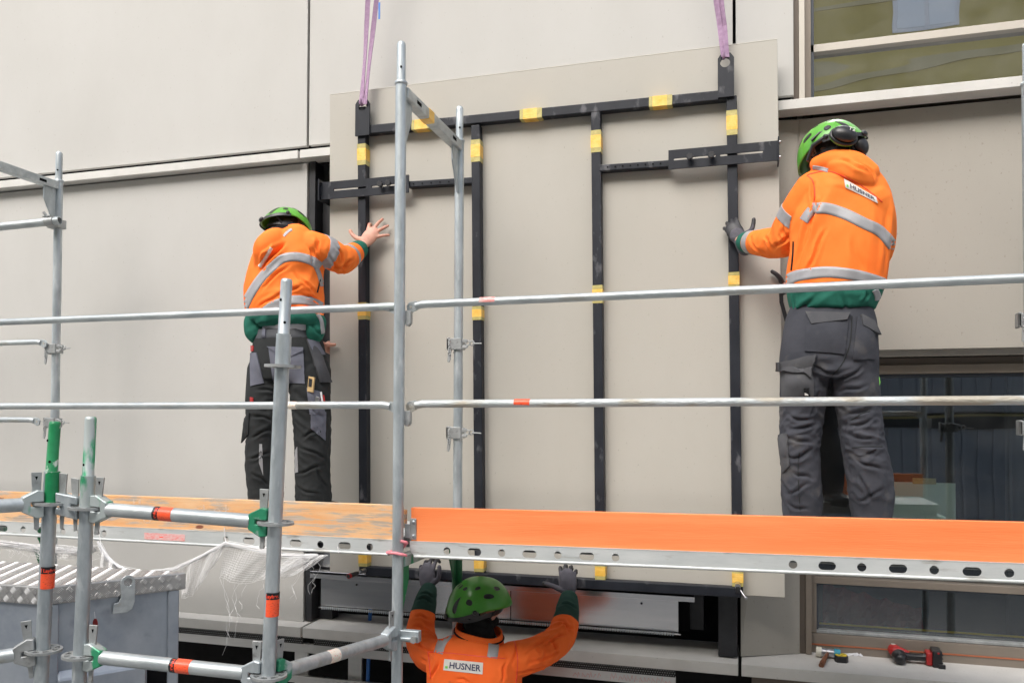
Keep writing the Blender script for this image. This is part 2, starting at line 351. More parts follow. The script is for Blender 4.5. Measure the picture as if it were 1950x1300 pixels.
def fill_plate(mb, poly, holes, y, th):
    """plate in the x-z plane at y with polygonal holes, thickness th away from the camera"""
    bm = bmesh.new(); es = []
    for P in [poly]+holes:
        vv = [bm.verts.new((p[0], y, p[1])) for p in P]; es += [bm.edges.new((vv[i], vv[(i+1) % len(vv)])) for i in range(len(vv))]
    bmesh.ops.triangle_fill(bm, edges=es, use_beauty=True, use_dissolve=False)
    r = bmesh.ops.extrude_face_region(bm, geom=list(bm.faces))
    for v in [g for g in r['geom'] if isinstance(g, bmesh.types.BMVert)]: v.co.y += th
    bmesh.ops.recalc_face_normals(bm, faces=bm.faces)
    idx = {v: i for i, v in enumerate(bm.verts)}
    mb.add([v.co.copy() for v in bm.verts], [tuple(idx[v] for v in f.verts) for f in bm.faces]); bm.free(); return mb
def plate_with_holes(mb, x0, x1, z0, z1, y, holes, th=.003, seg=20):
    hp_ = []
    for (xc, zc, hw, hh) in holes:
        st = hw-hh; hp_.append([(xc+(st if math.cos(t) > 0 else -st)+hh*math.cos(t), zc+hh*math.sin(t)) for t in [2*PI*(k+.5)/seg for k in range(seg)]])
    return fill_plate(mb, [(x0, z0), (x1, z0), (x1, z1), (x0, z1)], hp_, y, th)
# ================================================================== SETTING
GZ = -2.5
g = MB().add([(-150, -150, GZ), (150, -150, GZ), (150, 150, GZ), (-150, 150, GZ)], [(0, 1, 2, 3)]).build('ground', M_PAVE); g['kind'] = 'structure'

# ------------------------------------------------------------------ the building with its facade
bld = thing('office_building', 'large building with beige concrete facade panels and brown framed windows behind the scaffold', 'building', (-1.5, 4.35, GZ))
YF = 4.35
def panel(x0, x1, z0, z1, y=YF, th=.03, mat=M_PANEL): return MB().box((x0, y, z0), (x1, y+th, z1)).build('facade_panel', mat, bld, bevel=.0015)
for z0, z1 in ((1.695, 4.6), (4.72, 7.6)):
    for x0, x1 in ((-7.70, -5.14), (-5.125, -2.582), (-2.566, -.068), (-.052, .234)): panel(x0, x1, z0, z1)
for x0, x1 in ((-7.70, -5.14), (-5.125, -2.575)): panel(x0, x1, -1.196, 1.588)
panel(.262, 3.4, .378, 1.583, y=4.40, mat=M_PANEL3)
# splayed pier beside the lower window
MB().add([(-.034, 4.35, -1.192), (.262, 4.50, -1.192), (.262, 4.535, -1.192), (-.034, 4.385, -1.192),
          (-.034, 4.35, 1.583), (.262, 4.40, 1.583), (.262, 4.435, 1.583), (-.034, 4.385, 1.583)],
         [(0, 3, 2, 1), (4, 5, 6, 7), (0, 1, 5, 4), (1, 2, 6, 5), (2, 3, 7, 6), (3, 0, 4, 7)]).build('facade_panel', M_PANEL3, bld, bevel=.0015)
# backing behind the joints, with window openings left clear
bk = MB(); yb = 4.62
bk.box((-9, yb, GZ), (.28, yb+.12, 7.6)); bk.box((.28, yb+.03, .40), (3.6, yb+.12, 1.66)); bk.box((.28, yb+.03, -2.5), (3.6, yb+.12, -1.14))
bk.box((.28, yb, 3.4), (3.6, yb+.12, 7.6)); bk.box((3.4, yb, -1.14), (3.6, yb+.12, .40)); bk.box((3.4, yb, 1.66), (3.6, yb+.12, 3.4))
bk.build('wall', M_FOIL, bld)
rm = MB()   # body and rooms behind the windows
rm.box((-9, 12, GZ), (3.6, 12.2, 8)); rm.box((-9, 4.75, 7.6), (3.6, 12, 7.8)); rm.box((3.6, 4.6, GZ), (3.8, 12.2, 8)); rm.box((-9.2, 4.35, GZ), (-9, 12.2, 8))
rm.box((0, 4.75, -1.3), (3.6, 8.0, -1.2)); rm.box((0, 4.75, 1.66), (3.6, 8.0, 1.72)); rm.box((-.1, 4.75, -1.3), (0, 8.0, 3.6)); rm.box((0, 8.0, -1.3), (3.6, 8.1, 3.6))
rm.box((0, 4.75, 3.5), (3.6, 8.0, 3.6)); rm.build('interior', M_ROOM, bld)
# storey sills at the top of the lower storey
for x0, x1 in ((-7.7, -5.13), (-5.11, -2.603), (-2.589, .10), (.12, 3.4)):
    MB().box((x0, 4.285, 1.598), (x1, 4.395 if x0 > -.2 or x0 > -2.6 else 4.42, 1.648)).build('ledge', M_SILL, bld, bevel=.002)
# lower sill slabs
SZ = -1.2
for x0, x1 in ((-5.0, -2.527), (-2.513, -.046), (-.030, 3.4)):
    MB().add([(x0, 4.24, SZ-.060), (x1, 4.24, SZ-.060), (x1, 4.60, SZ-.045), (x0, 4.60, SZ-.045), (x0, 4.24, SZ), (x1, 4.24, SZ), (x1, 4.60, SZ+.010), (x0, 4.60, SZ+.010)],
             [(0, 3, 2, 1), (4, 5, 6, 7), (0, 1, 5, 4), (1, 2, 6, 5), (2, 3, 7, 6), (3, 0, 4, 7)]).build('window_ledge', M_SILL, bld, bevel=.003, seg=2)
# perforated vent strips, metal strips under the slabs
def vent(x0, x1, z0, z1, y):
    s = MB().box((x0, y, z0), (x1, y+.004, z1)).build('vent_strip', M_PERF, bld)
    h = MB(); n = int((x1-x0)/.0125)
    for r in range(3):
        for k in range(n):
            x = x0+.006+(k+.5*(r % 2))*.0125; z = z0+(z1-z0)*(r+.7)/3.6
            a = .0026; h.add([(x+a*math.cos(2*PI*q/6), y-.0012, z+a*math.sin(2*PI*q/6)) for q in range(6)], [(0, 1, 2, 3, 4, 5)])
    hh = h.build('perforation', M_GALVD, s); hh['kind'] = 'stuff'
for x0, x1 in ((-5, -2.53), (-2.46, -1.46), (-1.40, -.36)): vent(x0, x1, SZ-.106, SZ-.063, 4.275)
for x0, x1 in ((-5, -1.96), (-1.94, -.36)):
    MB().box((x0, 4.295, SZ-.163), (x1, 4.31, SZ-.110)).build('metal_strip', M_ALUM, bld, bevel=.001)
MB().box((.02, 4.44, SZ-.9), (3.4, 4.46, SZ-.10)).build('facade_panel', M_BROWND, bld)
MB().box((-5, 4.45, SZ-.400), (-.3, 4.47, SZ-.355)).build('metal_strip', M_ALUM, bld, bevel=.001)
MB().box((-2.4, 4.47, SZ-.46), (-.3, 4.50, SZ-.415)).build('metal_strip', M_ALU, bld, bevel=.001)
for x in (-2.72, -2.35, -1.55): MB().box((x, 4.5, SZ-1.2), (x+.09, 4.52, SZ-.17)).build('post', M_ALUM if x < -2 else M_PROF, bld)
MB().tube([(-2.22, 4.48, -2.4), (-2.21, 4.47, -1.8), (-2.20, 4.50, -1.0)], .011).build('pipe', M_BLUE, bld)
# red marking-pen scribble on the metal strip
sc = MB()
for k in range(24):
    x = -.90+k*.022; z = SZ-.137+random.uniform(-.004, .004)
    if 6 < k < 9: continue
    pts = [Vector((x+random.uniform(-.004, .004), 4.2935, z-.014)), Vector((x+random.uniform(.004, .012), 4.2935, z+random.uniform(.004, .02))), Vector((x+random.uniform(.010, .022), 4.2935, z-random.uniform(.0, .014)))]
    sc.tube(pts, .0007, 4)
sc.build('marking', M_STKR, bld)['kind'] = 'stuff'

# open bay behind the hanging panel: profiles, rails and sheets
def bx(name, a, b, m, bevel=.001): return MB().box(a, b).build(name, m, bld, bevel=bevel)
bx('profile', (-2.566, 4.36, -1.19), (-2.525, 4.47, 1.60), M_PROF); bx('profile', (-2.518, 4.44, -1.19), (-2.43, 4.52, 1.60), M_PROF)
bx('profile', (-.145, 4.32, -1.19), (-.05, 4.44, .5), M_PROF); bx('profile', (-.30, 4.47, -1.10), (-.225, 4.55, -.4), M_PROF)
for z in (1.32, 1.06, .20, -.10, -.45):
    bx('bracket_rail', (-2.50, 4.47, z), (-.1, 4.50, z+.035), M_ALU); bx('bracket_rail', (-2.50, 4.505, z+.045), (-.1, 4.52, z+.14), M_ALUM)
# lower channel
bx('rail', (-2.52, 4.40, -.775), (-.30, 4.41, -.755), M_ALU); bx('rail', (-2.52, 4.43, -.875), (-.255, 4.44, -.785), M_ALU)
bx('rail', (-2.52, 4.33, -.900), (-.265, 4.41, -.885), M_ALU); bx('rail', (-2.52, 4.33, -.925), (-.265, 4.333, -.8855), M_ALU)
bx('metal_sheet', (-2.49, 4.41, -1.105), (-1.29, 4.413, -.90), M_ALU, 0); bx('metal_sheet', (-1.285, 4.41, -1.105), (-.355, 4.413, -.90), M_ALU, 0)
bx('rail', (-2.49, 4.385, -1.115), (-.34, 4.41, -1.108), M_ALU)
for x in (-2.33, -2.24, -.48, -.43, -.39):
    MB().tube([(x, 4.43, -.835), (x, 4.424, -.835)], .006, 10).build('screw', M_PROF, bld)
for x in (-2.25, -.55): MB().tube([(x, 4.411, -.965), (x, 4.405, -.965)], .006, 10).build('screw', M_PROF, bld)
pf = MB()
for k in range(150): pf.box((-2.47+k*.014, 4.381, -1.120), (-2.463+k*.014, 4.386, -1.104))
q = pf.build('perforated_edge', M_GALV, bld); q['kind'] = 'stuff'
bx('cavity_block', (-.35, 4.43, -1.10), (-.30, 4.50, -.93), M_BLK)
for x in (-1.9, -1.05): MB().tube([(x, 4.36, SZ+.012), (x, 4.36, SZ+.004)], .006, 10).build('screw', M_CHROME, bld)

# ------------------------------------------------------------------ windows
def part(name, a, b, m, par, bevel=.0012): return MB().box(a, b).build(name, m, par, bevel=bevel)
# upper window
wu = part('window', (.234, 4.40, 1.650), (.262, 4.62, 3.4), M_BROWND, bld)
part('frame', (.262, 4.38, 1.650), (.290, 4.60, 3.4), M_BEIGEF, wu); part('frame', (.290, 4.47, 1.650), (.327, 4.60, 3.4), M_BROWN, wu)
part('gasket', (.327, 4.50, 1.650), (.344, 4.60, 3.4), M_GASK, wu); part('frame', (.327, 4.47, 1.650), (3.4, 4.60, 1.672), M_BROWN, wu)
zc = at(1531, 95, 4.50).z; part('crossbar', (.286, 4.50, zc-.020), (1.49, 4.60, zc+.020), M_BEIGEF, wu)
part('gasket', (1.440, 4.50, 1.70), (1.458, 4.60, 3.4), M_GASK, wu); part('frame', (1.458, 4.46, 1.650), (1.52, 4.60, 3.4), M_BROWN, wu)
for z0, z1 in ((1.672, zc-.020), (zc+.020, 3.4)):
    part('glass', (.344, 4.545, z0), (1.44, 4.551, z1), M_GLASS_U, wu, 0); part('glass', (1.52, 4.545, z0), (3.4, 4.551, z1), M_GLASS_U, wu, 0)
part('reflection_sheet', (.30, 4.95, 1.72), (3.4, 4.96, 3.4), M_OLIVE, wu, 0)  # added sheet behind the glass that carries the painted reflection
# lower window
YW = 4.545; zl = lambda px, py: at(px, py, YW).z
zt0, zt1, zg0, zf0 = zl(1543, 1097), zl(1554, 1110), zl(1557, 1204), zl(1544, 1234)
zu1 = at(1800, 712, YW).z
xa, xb, xc_ = at(1533, 1150, YW).x, at(1544, 1150, YW).x, at(1555, 1150, YW).x
wl = part('window', (xa-.03, 4.50, -1.19), (xa, 4.64, .36), M_BROWND, bld)
part('frame', (xa, 4.49, -1.19), (xb, 4.64, .36), M_BROWN, wl)
part('frame', (.262, 4.495, .352), (3.4, 4.64, .384), M_BEIGEF, wl); part('frame', (xb, 4.54, zu1+.050), (3.4, 4.66, .347), M_BROWND, wl); part('frame', (xb, 4.52, zu1+.003), (3.4, 4.64, zu1+.048), M_BROWN, wl)
part('frame', (xb, YW, zt1), (3.4, 4.64, zt0), M_BROWN, wl); part('frame', (xb, YW, -1.20), (3.4, 4.64, zg0-.004), M_BROWN, wl); part('frame', (xb, YW+.002, zg0), (xc_, 4.64, zt1), M_BROWN, wl); part('frame', (xb, YW+.002, zt0), (xc_, 4.64, zu1), M_BROWN, wl)
part('gasket', (xc_, 4.56, zt1-.008), (3.4, 4.60, zt1-.001), M_GASK, wl); part('gasket', (xc_, 4.555, zg0-.002), (3.4, 4.60, zg0+.014), M_GALVD, wl); part('gasket', (xc_, 4.56, zg0+.015), (xc_+.010, 4.60, zt1-.009), M_GASK, wl)
part('gasket', (xc_, 4.56, zu1-.012), (3.4, 4.60, zu1+.002), M_GASK, wl)
part('glass', (xc_, 4.600, zt0), (3.4, 4.606, zu1), M_GLASS_L, wl, 0); part('glass', (xc_+.011, 4.600, zg0+.015), (3.4, 4.606, zt1-.009), M_GLASS_L, wl, 0)
part('seal_line', (xa+.005, YW-.004, zf0+.022), (3.4, YW-.001, zf0+.029), pm('orange_sealing_strip', (.42, .13, .06), rough=.5), wl, 0)
part('tape_line', (xc_+.02, 4.63, zg0+.026), (3.4, 4.632, zg0+.036), M_YEL, wl, 0)
part('gasket', (2.2, 4.59, zt0), (2.24, 4.64, zu1), M_GASK, wl)
cur = MB()
for k in range(40):
    x = 1.30+k*.02; cur.add([(x, 4.80+.03*math.sin(k*1.1), -1.1), (x+.02, 4.80+.03*math.sin((k+1)*1.1), -1.1), (x+.02, 4.80+.03*math.sin((k+1)*1.1), .3), (x, 4.80+.03*math.sin(k*1.1), .3)], [(0, 1, 2, 3)], True)
cur.build('curtain', pm('dim_curtain', (.10, .10, .10), rough=.9), wl)
# things seen inside the room
a = at(1699, 985, 4.60); b = at(1821, 920, 4.60)
pp = MB(); nx, nz = 12, 6
vs = [(a.x+(b.x-a.x)*i/nx, 4.618+.004*math.sin(i*.9)+(.012 if i == 0 and j > 3 else 0), a.z-.06+(b.z-a.z+.06)*j/nz) for j in range(nz+1) for i in range(nx+1)]
pp.add(vs, [(j*(nx+1)+i, j*(nx+1)+i+1, (j+1)*(nx+1)+i+1, (j+1)*(nx+1)+i) for j in range(nz) for i in range(nx)], True)
pr = pp.build('paper_sheet', M_PAPER, loc=(1.0, 4.62, a.z)); tag(pr, 'pale green paper sheet taped inside the dark lower window behind the orange board', 'paper')
c = at(1740, 920, 4.58); d = at(1785, 911, 4.58)
MB().box((c.x, 4.608, c.z-.004), (d.x, 4.611, d.z)).build('tape', M_TAPE2, pr)
for x0, z0, x1, z1 in ((.42, -1.0, .52, -.86), (.60, -1.02, .78, -.95)):
    pass
rs = MB(); n = 14
for j in range(5):
    for i in range(n):
        pass
vs = [(.40+.5*i/n, 4.78+.03*math.sin(i*1.7+j), -1.09+.22*j/4*(1-.5*i/n)+.01*math.sin(i*2.3)) for j in range(5) for i in range(n+1)]
rs.add(vs, [(j*(n+1)+i, j*(n+1)+i+1, (j+1)*(n+1)+i+1, (j+1)*(n+1)+i) for j in range(4) for i in range(n)], False)
o = rs.build('plastic_sheet', M_DARKR, loc=(.6, 4.78, -1.1)); tag(o, 'crumpled dark red sheet lying inside behind the low window pane', 'sheet')

# ------------------------------------------------------------------ across the street (seen mirrored in the panes)
ob = thing('town_house', 'ochre rendered town house across the street mirrored in the upper window', 'building', (0, -13, GZ))
MB().box((-24, -19, GZ), (24, -13, 12.6)).build('wall', M_OCH, ob); MB().box((-24.3, -19, 12.6), (24.3, -12.6, 13.9)).build('cornice', M_SILL, ob)
MB().box((-24, -13.12, 5.4), (24, -13, 5.65)).build('cornice', M_OCH, ob)
wf = MB().box((-.75, -13.03, 0), (.75, -12.98, 2.1)); base = None
M_SKYP = pm('sky_toned_window_pane', (.74, .77, .80), rough=.3, metal=.0)  # pale colour stands in for sky mirrored in the panes
for zz in (2.2, 4.9, 10.1):
    for k in range(-6, 7):
        xo = k*3.4+.9
        if base is None:
            base = MB().add(*[[Vector(v)+Vector((xo, 0, zz)) for v in wf.v], wf.f]).build('window', M_WHITE, ob)
            MB().box((xo-.65, -12.985, zz+.1), (xo-.05, -12.97, zz+2.0)).build('pane', M_SKYP, base); MB().box((xo+.05, -12.985, zz+.1), (xo+.65, -12.97, zz+2.0)).build('pane', M_SKYP, base)
            b0 = Vector((xo, 0, zz))
        else: dupe(base, ob, Vector((xo, 0, zz))-b0)
for z_ in (3.6, 4.6, 5.9, 7.6, 9.0, 10.6, 12.0): MB().box((-24, -13.10, z_), (24, -12.96, z_+.34)).build('string_course', pm('pale_ochre_course', (.52, .45, .27), rough=.8), ob)
cabs = []
for i, (x, z) in enumerate(((-9, GZ), (-2.6, GZ), (4.0, GZ), (-2.6, GZ+2.7), (4.0, GZ+2.7))):
    t = thing('site_cabin', ['blue grey site cabin at far left across the street', 'blue grey site cabin at street level, second from left', 'blue grey site cabin at street level, right end of the row',
              'blue grey site cabin stacked on top of the middle one', 'blue grey site cabin stacked on top of the right one'][i], 'cabin', (x, -6.5, z), 'site cabins across the street')
    MB().box((x-3, -8.9, z+.05), (x+3, -6.5, z+2.6)).build('shell', M_CABIN, t, bevel=.02)
    for dx in (-3, 2.88): MB().box((x+dx, -6.53, z), (x+dx+.12, -6.45, z+2.68)).build('corner_post', M_PROF, t)
    MB().box((x-3, -6.53, z+2.5), (x+3, -6.44, z+2.68)).build('top_rail', M_PROF, t)
    MB().box((x+.6, -6.52, z+.9), (x+2.0, -6.46, z+2.0)).build('window', M_SILL, t)
    for k in range(14): MB().box((x-2.8+k*.24, -6.51, z+.1), (x-2.74+k*.24, -6.47, z+2.5)).build('rib', M_CABIN, t)
# ================================================================== HANGING PANEL, LIFTING FRAME, SLINGS
YP = 4.22
cs = [at(628, 1088, YP), at(1495, 1137, YP), at(1480, 75, YP), at(628, 181, YP)]
hp = MB().add([tuple(c) for c in cs]+[(c.x, YP+.03, c.z) for c in cs], [(0, 1, 2, 3), (7, 6, 5, 4), (1, 0, 4, 5), (2, 1, 5, 6), (3, 2, 6, 7), (0, 3, 7, 4)])
hpo = hp.build('hanging_panel', M_PANEL2, loc=(cs[0]+cs[1])/2, bevel=.002, seg=2)
tag(hpo, 'large beige facade panel hanging from the crane, being pushed into the gap by the workers', 'facade panel')
sl_ = MB().beam(cs[3]+Vector((0, .005, .0015)), cs[2]+Vector((0, .005, .0015)), .012, .003); sl_.build('top_edge', M_EDGE, hpo)

fr = thing('lifting_rig', 'black steel lifting frame with yellow taped spots clamped to the hanging facade panel', 'lifting frame', (at(1040, 1110, 4.19)))
Y0, Y1 = 4.166, 4.217; YM = (Y0+Y1)/2
def vbar(px0, py0, px1, py1, w=.05):
    a, b = at(px0, py0, Y0), at(px1, py1, Y0)
    a.y = b.y = YM; return MB().beam(a, b, w, Y1-Y0, up=(0, 1, 0))
verts_px = [(688, 203, 691, 1087), (905, 238, 912, 1100), (1134, 212, 1143, 1112), (1393, 182, 1405, 1125)]
for v in verts_px: vbar(*v).build('upright', M_STEEL, fr, bevel=.004, seg=2)
def hbar(px0, py0, px1, py1, h=.05, name='crossbar', dz=0):
    a, b = at(px0, py0, Y0), at(px1, py1, Y0); a.y = b.y = YM-.002; return MB().beam(a, b, Y1-Y0, h).build(name, M_STEEL, fr, bevel=.004, seg=2)
hbar(699, 247, 1384, 180); hbar(696, 1087, 1412, 1128)
hb = hbar(776, 351, 900, 343, .034); hb2 = hbar(1140, 320, 1275, 311, .034)
for px0, py0, px1, py1, n, par in ((779, 351, 880, 344.5, 6, hb), (1150, 319, 1265, 311, 8, hb2)):
    for k in range(n):
        p = at(px0+(px1-px0)*(k+.5)/n, py0+(py1-py0)*(k+.5)/n, Y0-.003)
        MB().tube([p+Vector((0, .0, 0)), p+Vector((0, -.0015, 0))], .0045, 10).build('hole', M_BLK, par)
# lifting lugs
def ring_plate(mb, poly, hc, hr, y, th):
    n = 24; return fill_plate(mb, poly, [[(hc[0]+hr*math.cos(2*PI*k/n), hc[1]+hr*math.sin(2*PI*k/n)) for k in range(n)]], y, th)
for (xa, xb, yt, ybm, hx, hy) in ((677, 704, 192, 260, 691, 204), (1367, 1398, 104, 187, 1381, 120)):
    A, B_, C_ = at(xa, ybm, 4.158), at(xb, ybm, 4.158), at(xa, yt, 4.158); hc = at(hx, hy, 4.158); ch = .025
    poly = [(A.x, A.z), (B_.x, A.z), (B_.x, C_.z-ch), (B_.x-ch*.7, C_.z), (A.x+ch*.7, C_.z), (A.x, C_.z-ch)]
    ring_plate(MB(), poly, (hc.x, hc.z), .0245, 4.152, .012).build('lifting_lug', M_STEEL, fr)
# clamp plates with slots
def clamp(xa, yta, xb, ytb, h, slots, knobs, end):
    a, b = at(xa, yta, 4.155), at(xb, ytb, 4.155)
    mb = MB(); z0, z1 = a.z-h, a.z; hs_ = []
    for s0, s1 in slots: hs_.append((a.x+(b.x-a.x)*(s0+s1)/2, (z0+z1)/2, (b.x-a.x)*(s1-s0)/2, .0055))
    plate_with_holes(mb, a.x, b.x, z0, z1, 4.150, hs_, th=.009, seg=16)
    p = mb.build('clamp_plate', M_STEEL, fr)
    for kx, ky in knobs:
        c = at(kx, ky, 4.14); n = 7; kb = MB()
        kb.tube([(c.x, 4.150, c.z), (c.x, 4.132, c.z)], .008, 12)
        pl = []
        for q in range(28):
            t = 2*PI*q/28; r = .0165+.0025*math.cos(7*t); pl.append((r*math.cos(t), r*math.sin(t)))
        kb.prism(pl, (c.x, 4.132, c.z), (1, 0, 0), (0, 0, 1), (0, -.016, 0)); kb.build('knob', M_PROF, p, bevel=.002)
    e = a.x if end < 0 else b.x
    MB().box((e-.006 if end < 0 else e, 4.12, z0-.012), (e if end < 0 else e+.006, 4.262, z1+.012)).build('end_plate', M_STEEL, p, bevel=.001)
    for zz in (z0+.012, z1-.012):
        MB().tube([(e-.012 if end < 0 else e+.012, 4.14, zz), (e+.0, 4.14, zz)], .008, 8).build('bolt', M_CHROME, p)
clamp(613, 348, 779, 334, .100, ((.14, .52), (.58, .95)), ((726, 352), (741, 350)), -1)
clamp(1273, 287, 1481, 268.5, .098, ((.05, .44), (.48, .87)), ((1314, 300), (1355, 297)), 1)
# yellow tape wound round the steel
def tape_v(vi, ya, yb):
    x0, y0, x1, y1 = verts_px[vi]; f = lambda y: x0+(x1-x0)*(y-y0)/(y1-y0)
    a, b = at(f(ya), ya, Y0), at(f(yb), yb, Y0); a.y = b.y = YM
    m = MB().beam(a.lerp(b, .22), a.lerp(b, .78), .0545, .0555, up=(0, 1, 0)); e = MB().beam(a, b, .053, .054, up=(0, 1, 0))
    joined('tape', fr, [(m, M_TAPE), (e, M_TAPE2)])
def tape_h(xa, xb, y_a, y_b):
    a, b = at(xa, y_a, Y0), at(xb, y_b, Y0); a.y = b.y = YM-.002
    m = MB().beam(a.lerp(b, .15), a.lerp(b, .78), .0555, .0545); e = MB().beam(a, b, .054, .053)
    joined('tape', fr, [(m, M_TAPE), (e, M_TAPE2)])
for q in ((0, 274, 314), (1, 266, 308), (2, 248, 290), (3, 210, 257), (0, 576, 608), (1, 583, 609), (2, 543, 577), (3, 518, 548), (0, 1050, 1078), (1, 1060, 1088), (2, 1072, 1103), (3, 1084, 1116)): tape_v(*q)
topy = lambda x: 247+(180-247)*(x-699)/(1384-699)
for xa, xb in ((784, 822), (990, 1032), (1236, 1280)): tape_h(xa, xb, topy(xa), topy(xb))

# slings
def sling(label, strands, tagpos=None):
    p0 = at(*strands[0][0], 4.15)
    t = thing('lifting_sling', label, 'lifting sling', p0, 'violet lifting slings')
    for st in strands:
        pts = [at(x, y, yy) for (x, y), yy in zip(st, (4.146, 4.15, 4.13))]
        e = pts[-1]+(pts[-1]-pts[-2]).normalized()*7
        pts.append(e); w = MB(); n = 26; vs = []; L = []
        fine = []
        for i in range(len(pts)-1):
            m = 10 if i < 2 else 20
            for k in range(m): fine.append(pts[i].lerp(pts[i+1], k/m))
        fine.append(pts[-1])
        for i, p in enumerate(fine):
            d = (fine[min(i+1, len(fine)-1)]-fine[max(i-1, 0)]).normalized(); tw = .5*math.sin(i*.22+len(st)*2+st[0][0])
            a = Vector((math.cos(tw), math.sin(tw), 0)); a = (a-d*a.dot(d)).normalized(); b = d.cross(a); hw, hh = .0135, .0022
            vs += [p+a*hw+b*hh, p+a*hw*.5+b*hh*1.7, p-a*hw*.5+b*hh*1.7, p-a*hw+b*hh, p-a*hw-b*hh, p+a*hw-b*hh]
        fs = [(i*6+k, i*6+(k+1) % 6, i*6+6+(k+1) % 6, i*6+6+k) for i in range(len(fine)-1) for k in range(6)]+[(5, 4, 3, 2, 1, 0)]
        w.add(vs, fs, False); w.build('webbing', M_SLING, t)
    c = p0; lp = MB().tube([c+Vector((-.0, -.012, .02)), c+Vector((0, -.014, -.004)), c+Vector((0, 0, -.012)), c+Vector((0, .018, -.004)), c+Vector((0, .016, .02))], .0065, 10)
    lp.build('loop', M_SLING, t)
    if tagpos:
        q = at(*tagpos, 4.12); MB().box((q.x-.005, 4.12, q.z-.05), (q.x+.006, 4.122, q.z+.045)).build('tag', M_BLUE, t)
sling('violet webbing sling with a blue tag holding the left corner of the lifting frame', [[(688, 197), (695, 110), (700, 10)], [(695, 199), (706, 95), (716, 10)]], (722, 20))
sling('violet webbing sling without a tag holding the right corner of the lifting frame', [[(1378, 108), (1371, 50), (1364, 2)], [(1384, 109), (1379, 50), (1373, 2)]])

# hand tools hanging on the frame
t = thing('socket_wrench', 'black and red handled ratchet stuck on the lower left corner of the lifting frame', 'wrench', at(688, 1088, 4.12))
p = at(690, 1087, 4.13); q = at(663, 1097, 4.02)
MB().tube([p+Vector((0, .03, 0)), p+Vector((0, -.02, 0))], .013, 16).build('socket', M_CHROME, t, bevel=.002)
MB().tube([p, p.lerp(q, .35)], .006, 10).build('shank', M_CHROME, t)
MB().tube([p.lerp(q, .32), p.lerp(q, .45), p.lerp(q, .9), q], [.009, .013, .0135, .010], 14).build('handle', M_BLKP, t); MB().tube([p.lerp(q, .86), p.lerp(q, .98)], .0142, 14).build('handle_ring', M_RED, t)
t = thing('ratchet', 'chrome ratchet with swivel end hanging on the lower right corner of the lifting frame', 'ratchet', at(1404, 1118, 4.12))
p = at(1405, 1116, 4.13); q = at(1420, 1138, 4.09)
MB().tube([p+Vector((0, .03, .005)), p+Vector((0, -.02, .003))], .014, 16).build('head', M_CHROME, t, bevel=.002)
MB().tube([p+Vector((-.0, -.012, 0)), p+Vector((.002, -.02, -.028))], .012, 14).build('socket', M_BLKP, t)
MB().tube([p, q], .0045, 10).build('shank', M_CHROME, t); MB().sphere(q, .009).build('swivel', M_CHROME, t)

# ================================================================== FACADE SCAFFOLD
XM, YI, YO, TOP = -1.4197, 3.8875, 3.1555, 1.634
BAY = 2.572
sc_ = thing('facade_scaffold', 'galvanised frame scaffold with guardrails standing along the facade in front of the workers', 'scaffold', (XM, YO, GZ))
def standard(x, y, mat=M_GALV, top=TOP, green_below=None):
    s = MB().tube([(x, y, GZ), (x, y, top-.178), (x, y, top-.176)], .0236, 28, caps=True).build('standard', mat, sc_)
    MB().tube([(x, y, top-.19), (x, y, top-.018), (x, y, top-.006), (x, y, top)], [.0192, .0192, .0175, .013], 24).build('spigot', mat, s)
    MB().tube([(x, y, top-.186), (x, y, top-.183), (x, y, top-.174), (x, y, top-.171)], [.025, .0275, .0275, .025], 28).build('collar', mat, s)
    MB().tube([(x+.008, y-.018, top-.115), (x+.009, y-.0205, top-.115)], .005, 12).build('hole', M_BLK, s)
    MB().tube([(x, y, GZ+.03), (x, y, GZ)], .07, 8).build('base_plate', M_GALVD, s)
    return s
ST = {}
for i, x in enumerate((XM-BAY, XM, XM+BAY)):
    ST[i, 'o'] = standard(x, YO); ST[i, 'i'] = standard(x, YI)
    for j, (zt, mt, mg) in enumerate(((1.447, M_GALVX, M_GALV), (-.560, M_GREENW, M_GREEND if i == 1 else M_GREEN))):
        tr = MB().box((x-.024, YO+.020, zt-.048), (x+.024, YI-.020, zt)).build('transom', mt, sc_, bevel=.005, seg=2)
        for yy, s in ((YO+.023, 1), (YI-.023, -1)):
            poly = [(0, 0), (s*.085, 0), (s*.085, -.07), (s*.01, -.215), (0, -.215)]
            MB().prism(poly, (x-.004, yy, zt-.048), (0, 1, 0), (0, 0, 1), (.008, 0, 0)).build('gusset', mg if j == 0 or s < 0 else M_GREEN, tr)
            MB().box((x-.0055, yy+s*.022-.008, zt-.12), (x-.0042, yy+s*.022+.008, zt-.085)).build('slot', M_PANEL if j == 0 else M_GALVD, tr)
        for yy in (YO+.12, YI-.16):
            if j == 0: MB().box((x+.0235, yy, zt-.034), (x+.0248, yy+.05, zt-.018)).build('slot', M_BLK, tr)
# yellow tape round the top transom
p = Vector((XM, YO+.26, 1.423)); w = MB().box((p.x-.0262, p.y, p.z-.027), (p.x+.0262, p.y+.065, p.z+.0265)); w.build('tape', M_TAPE, sc_, bevel=.004)
# green lower sleeve of the frame under the deck
MB().tube([(XM, YI, -.56), (XM, YI, -.90)], .0262, 24).build('sleeve', M_GREEND, sc_)
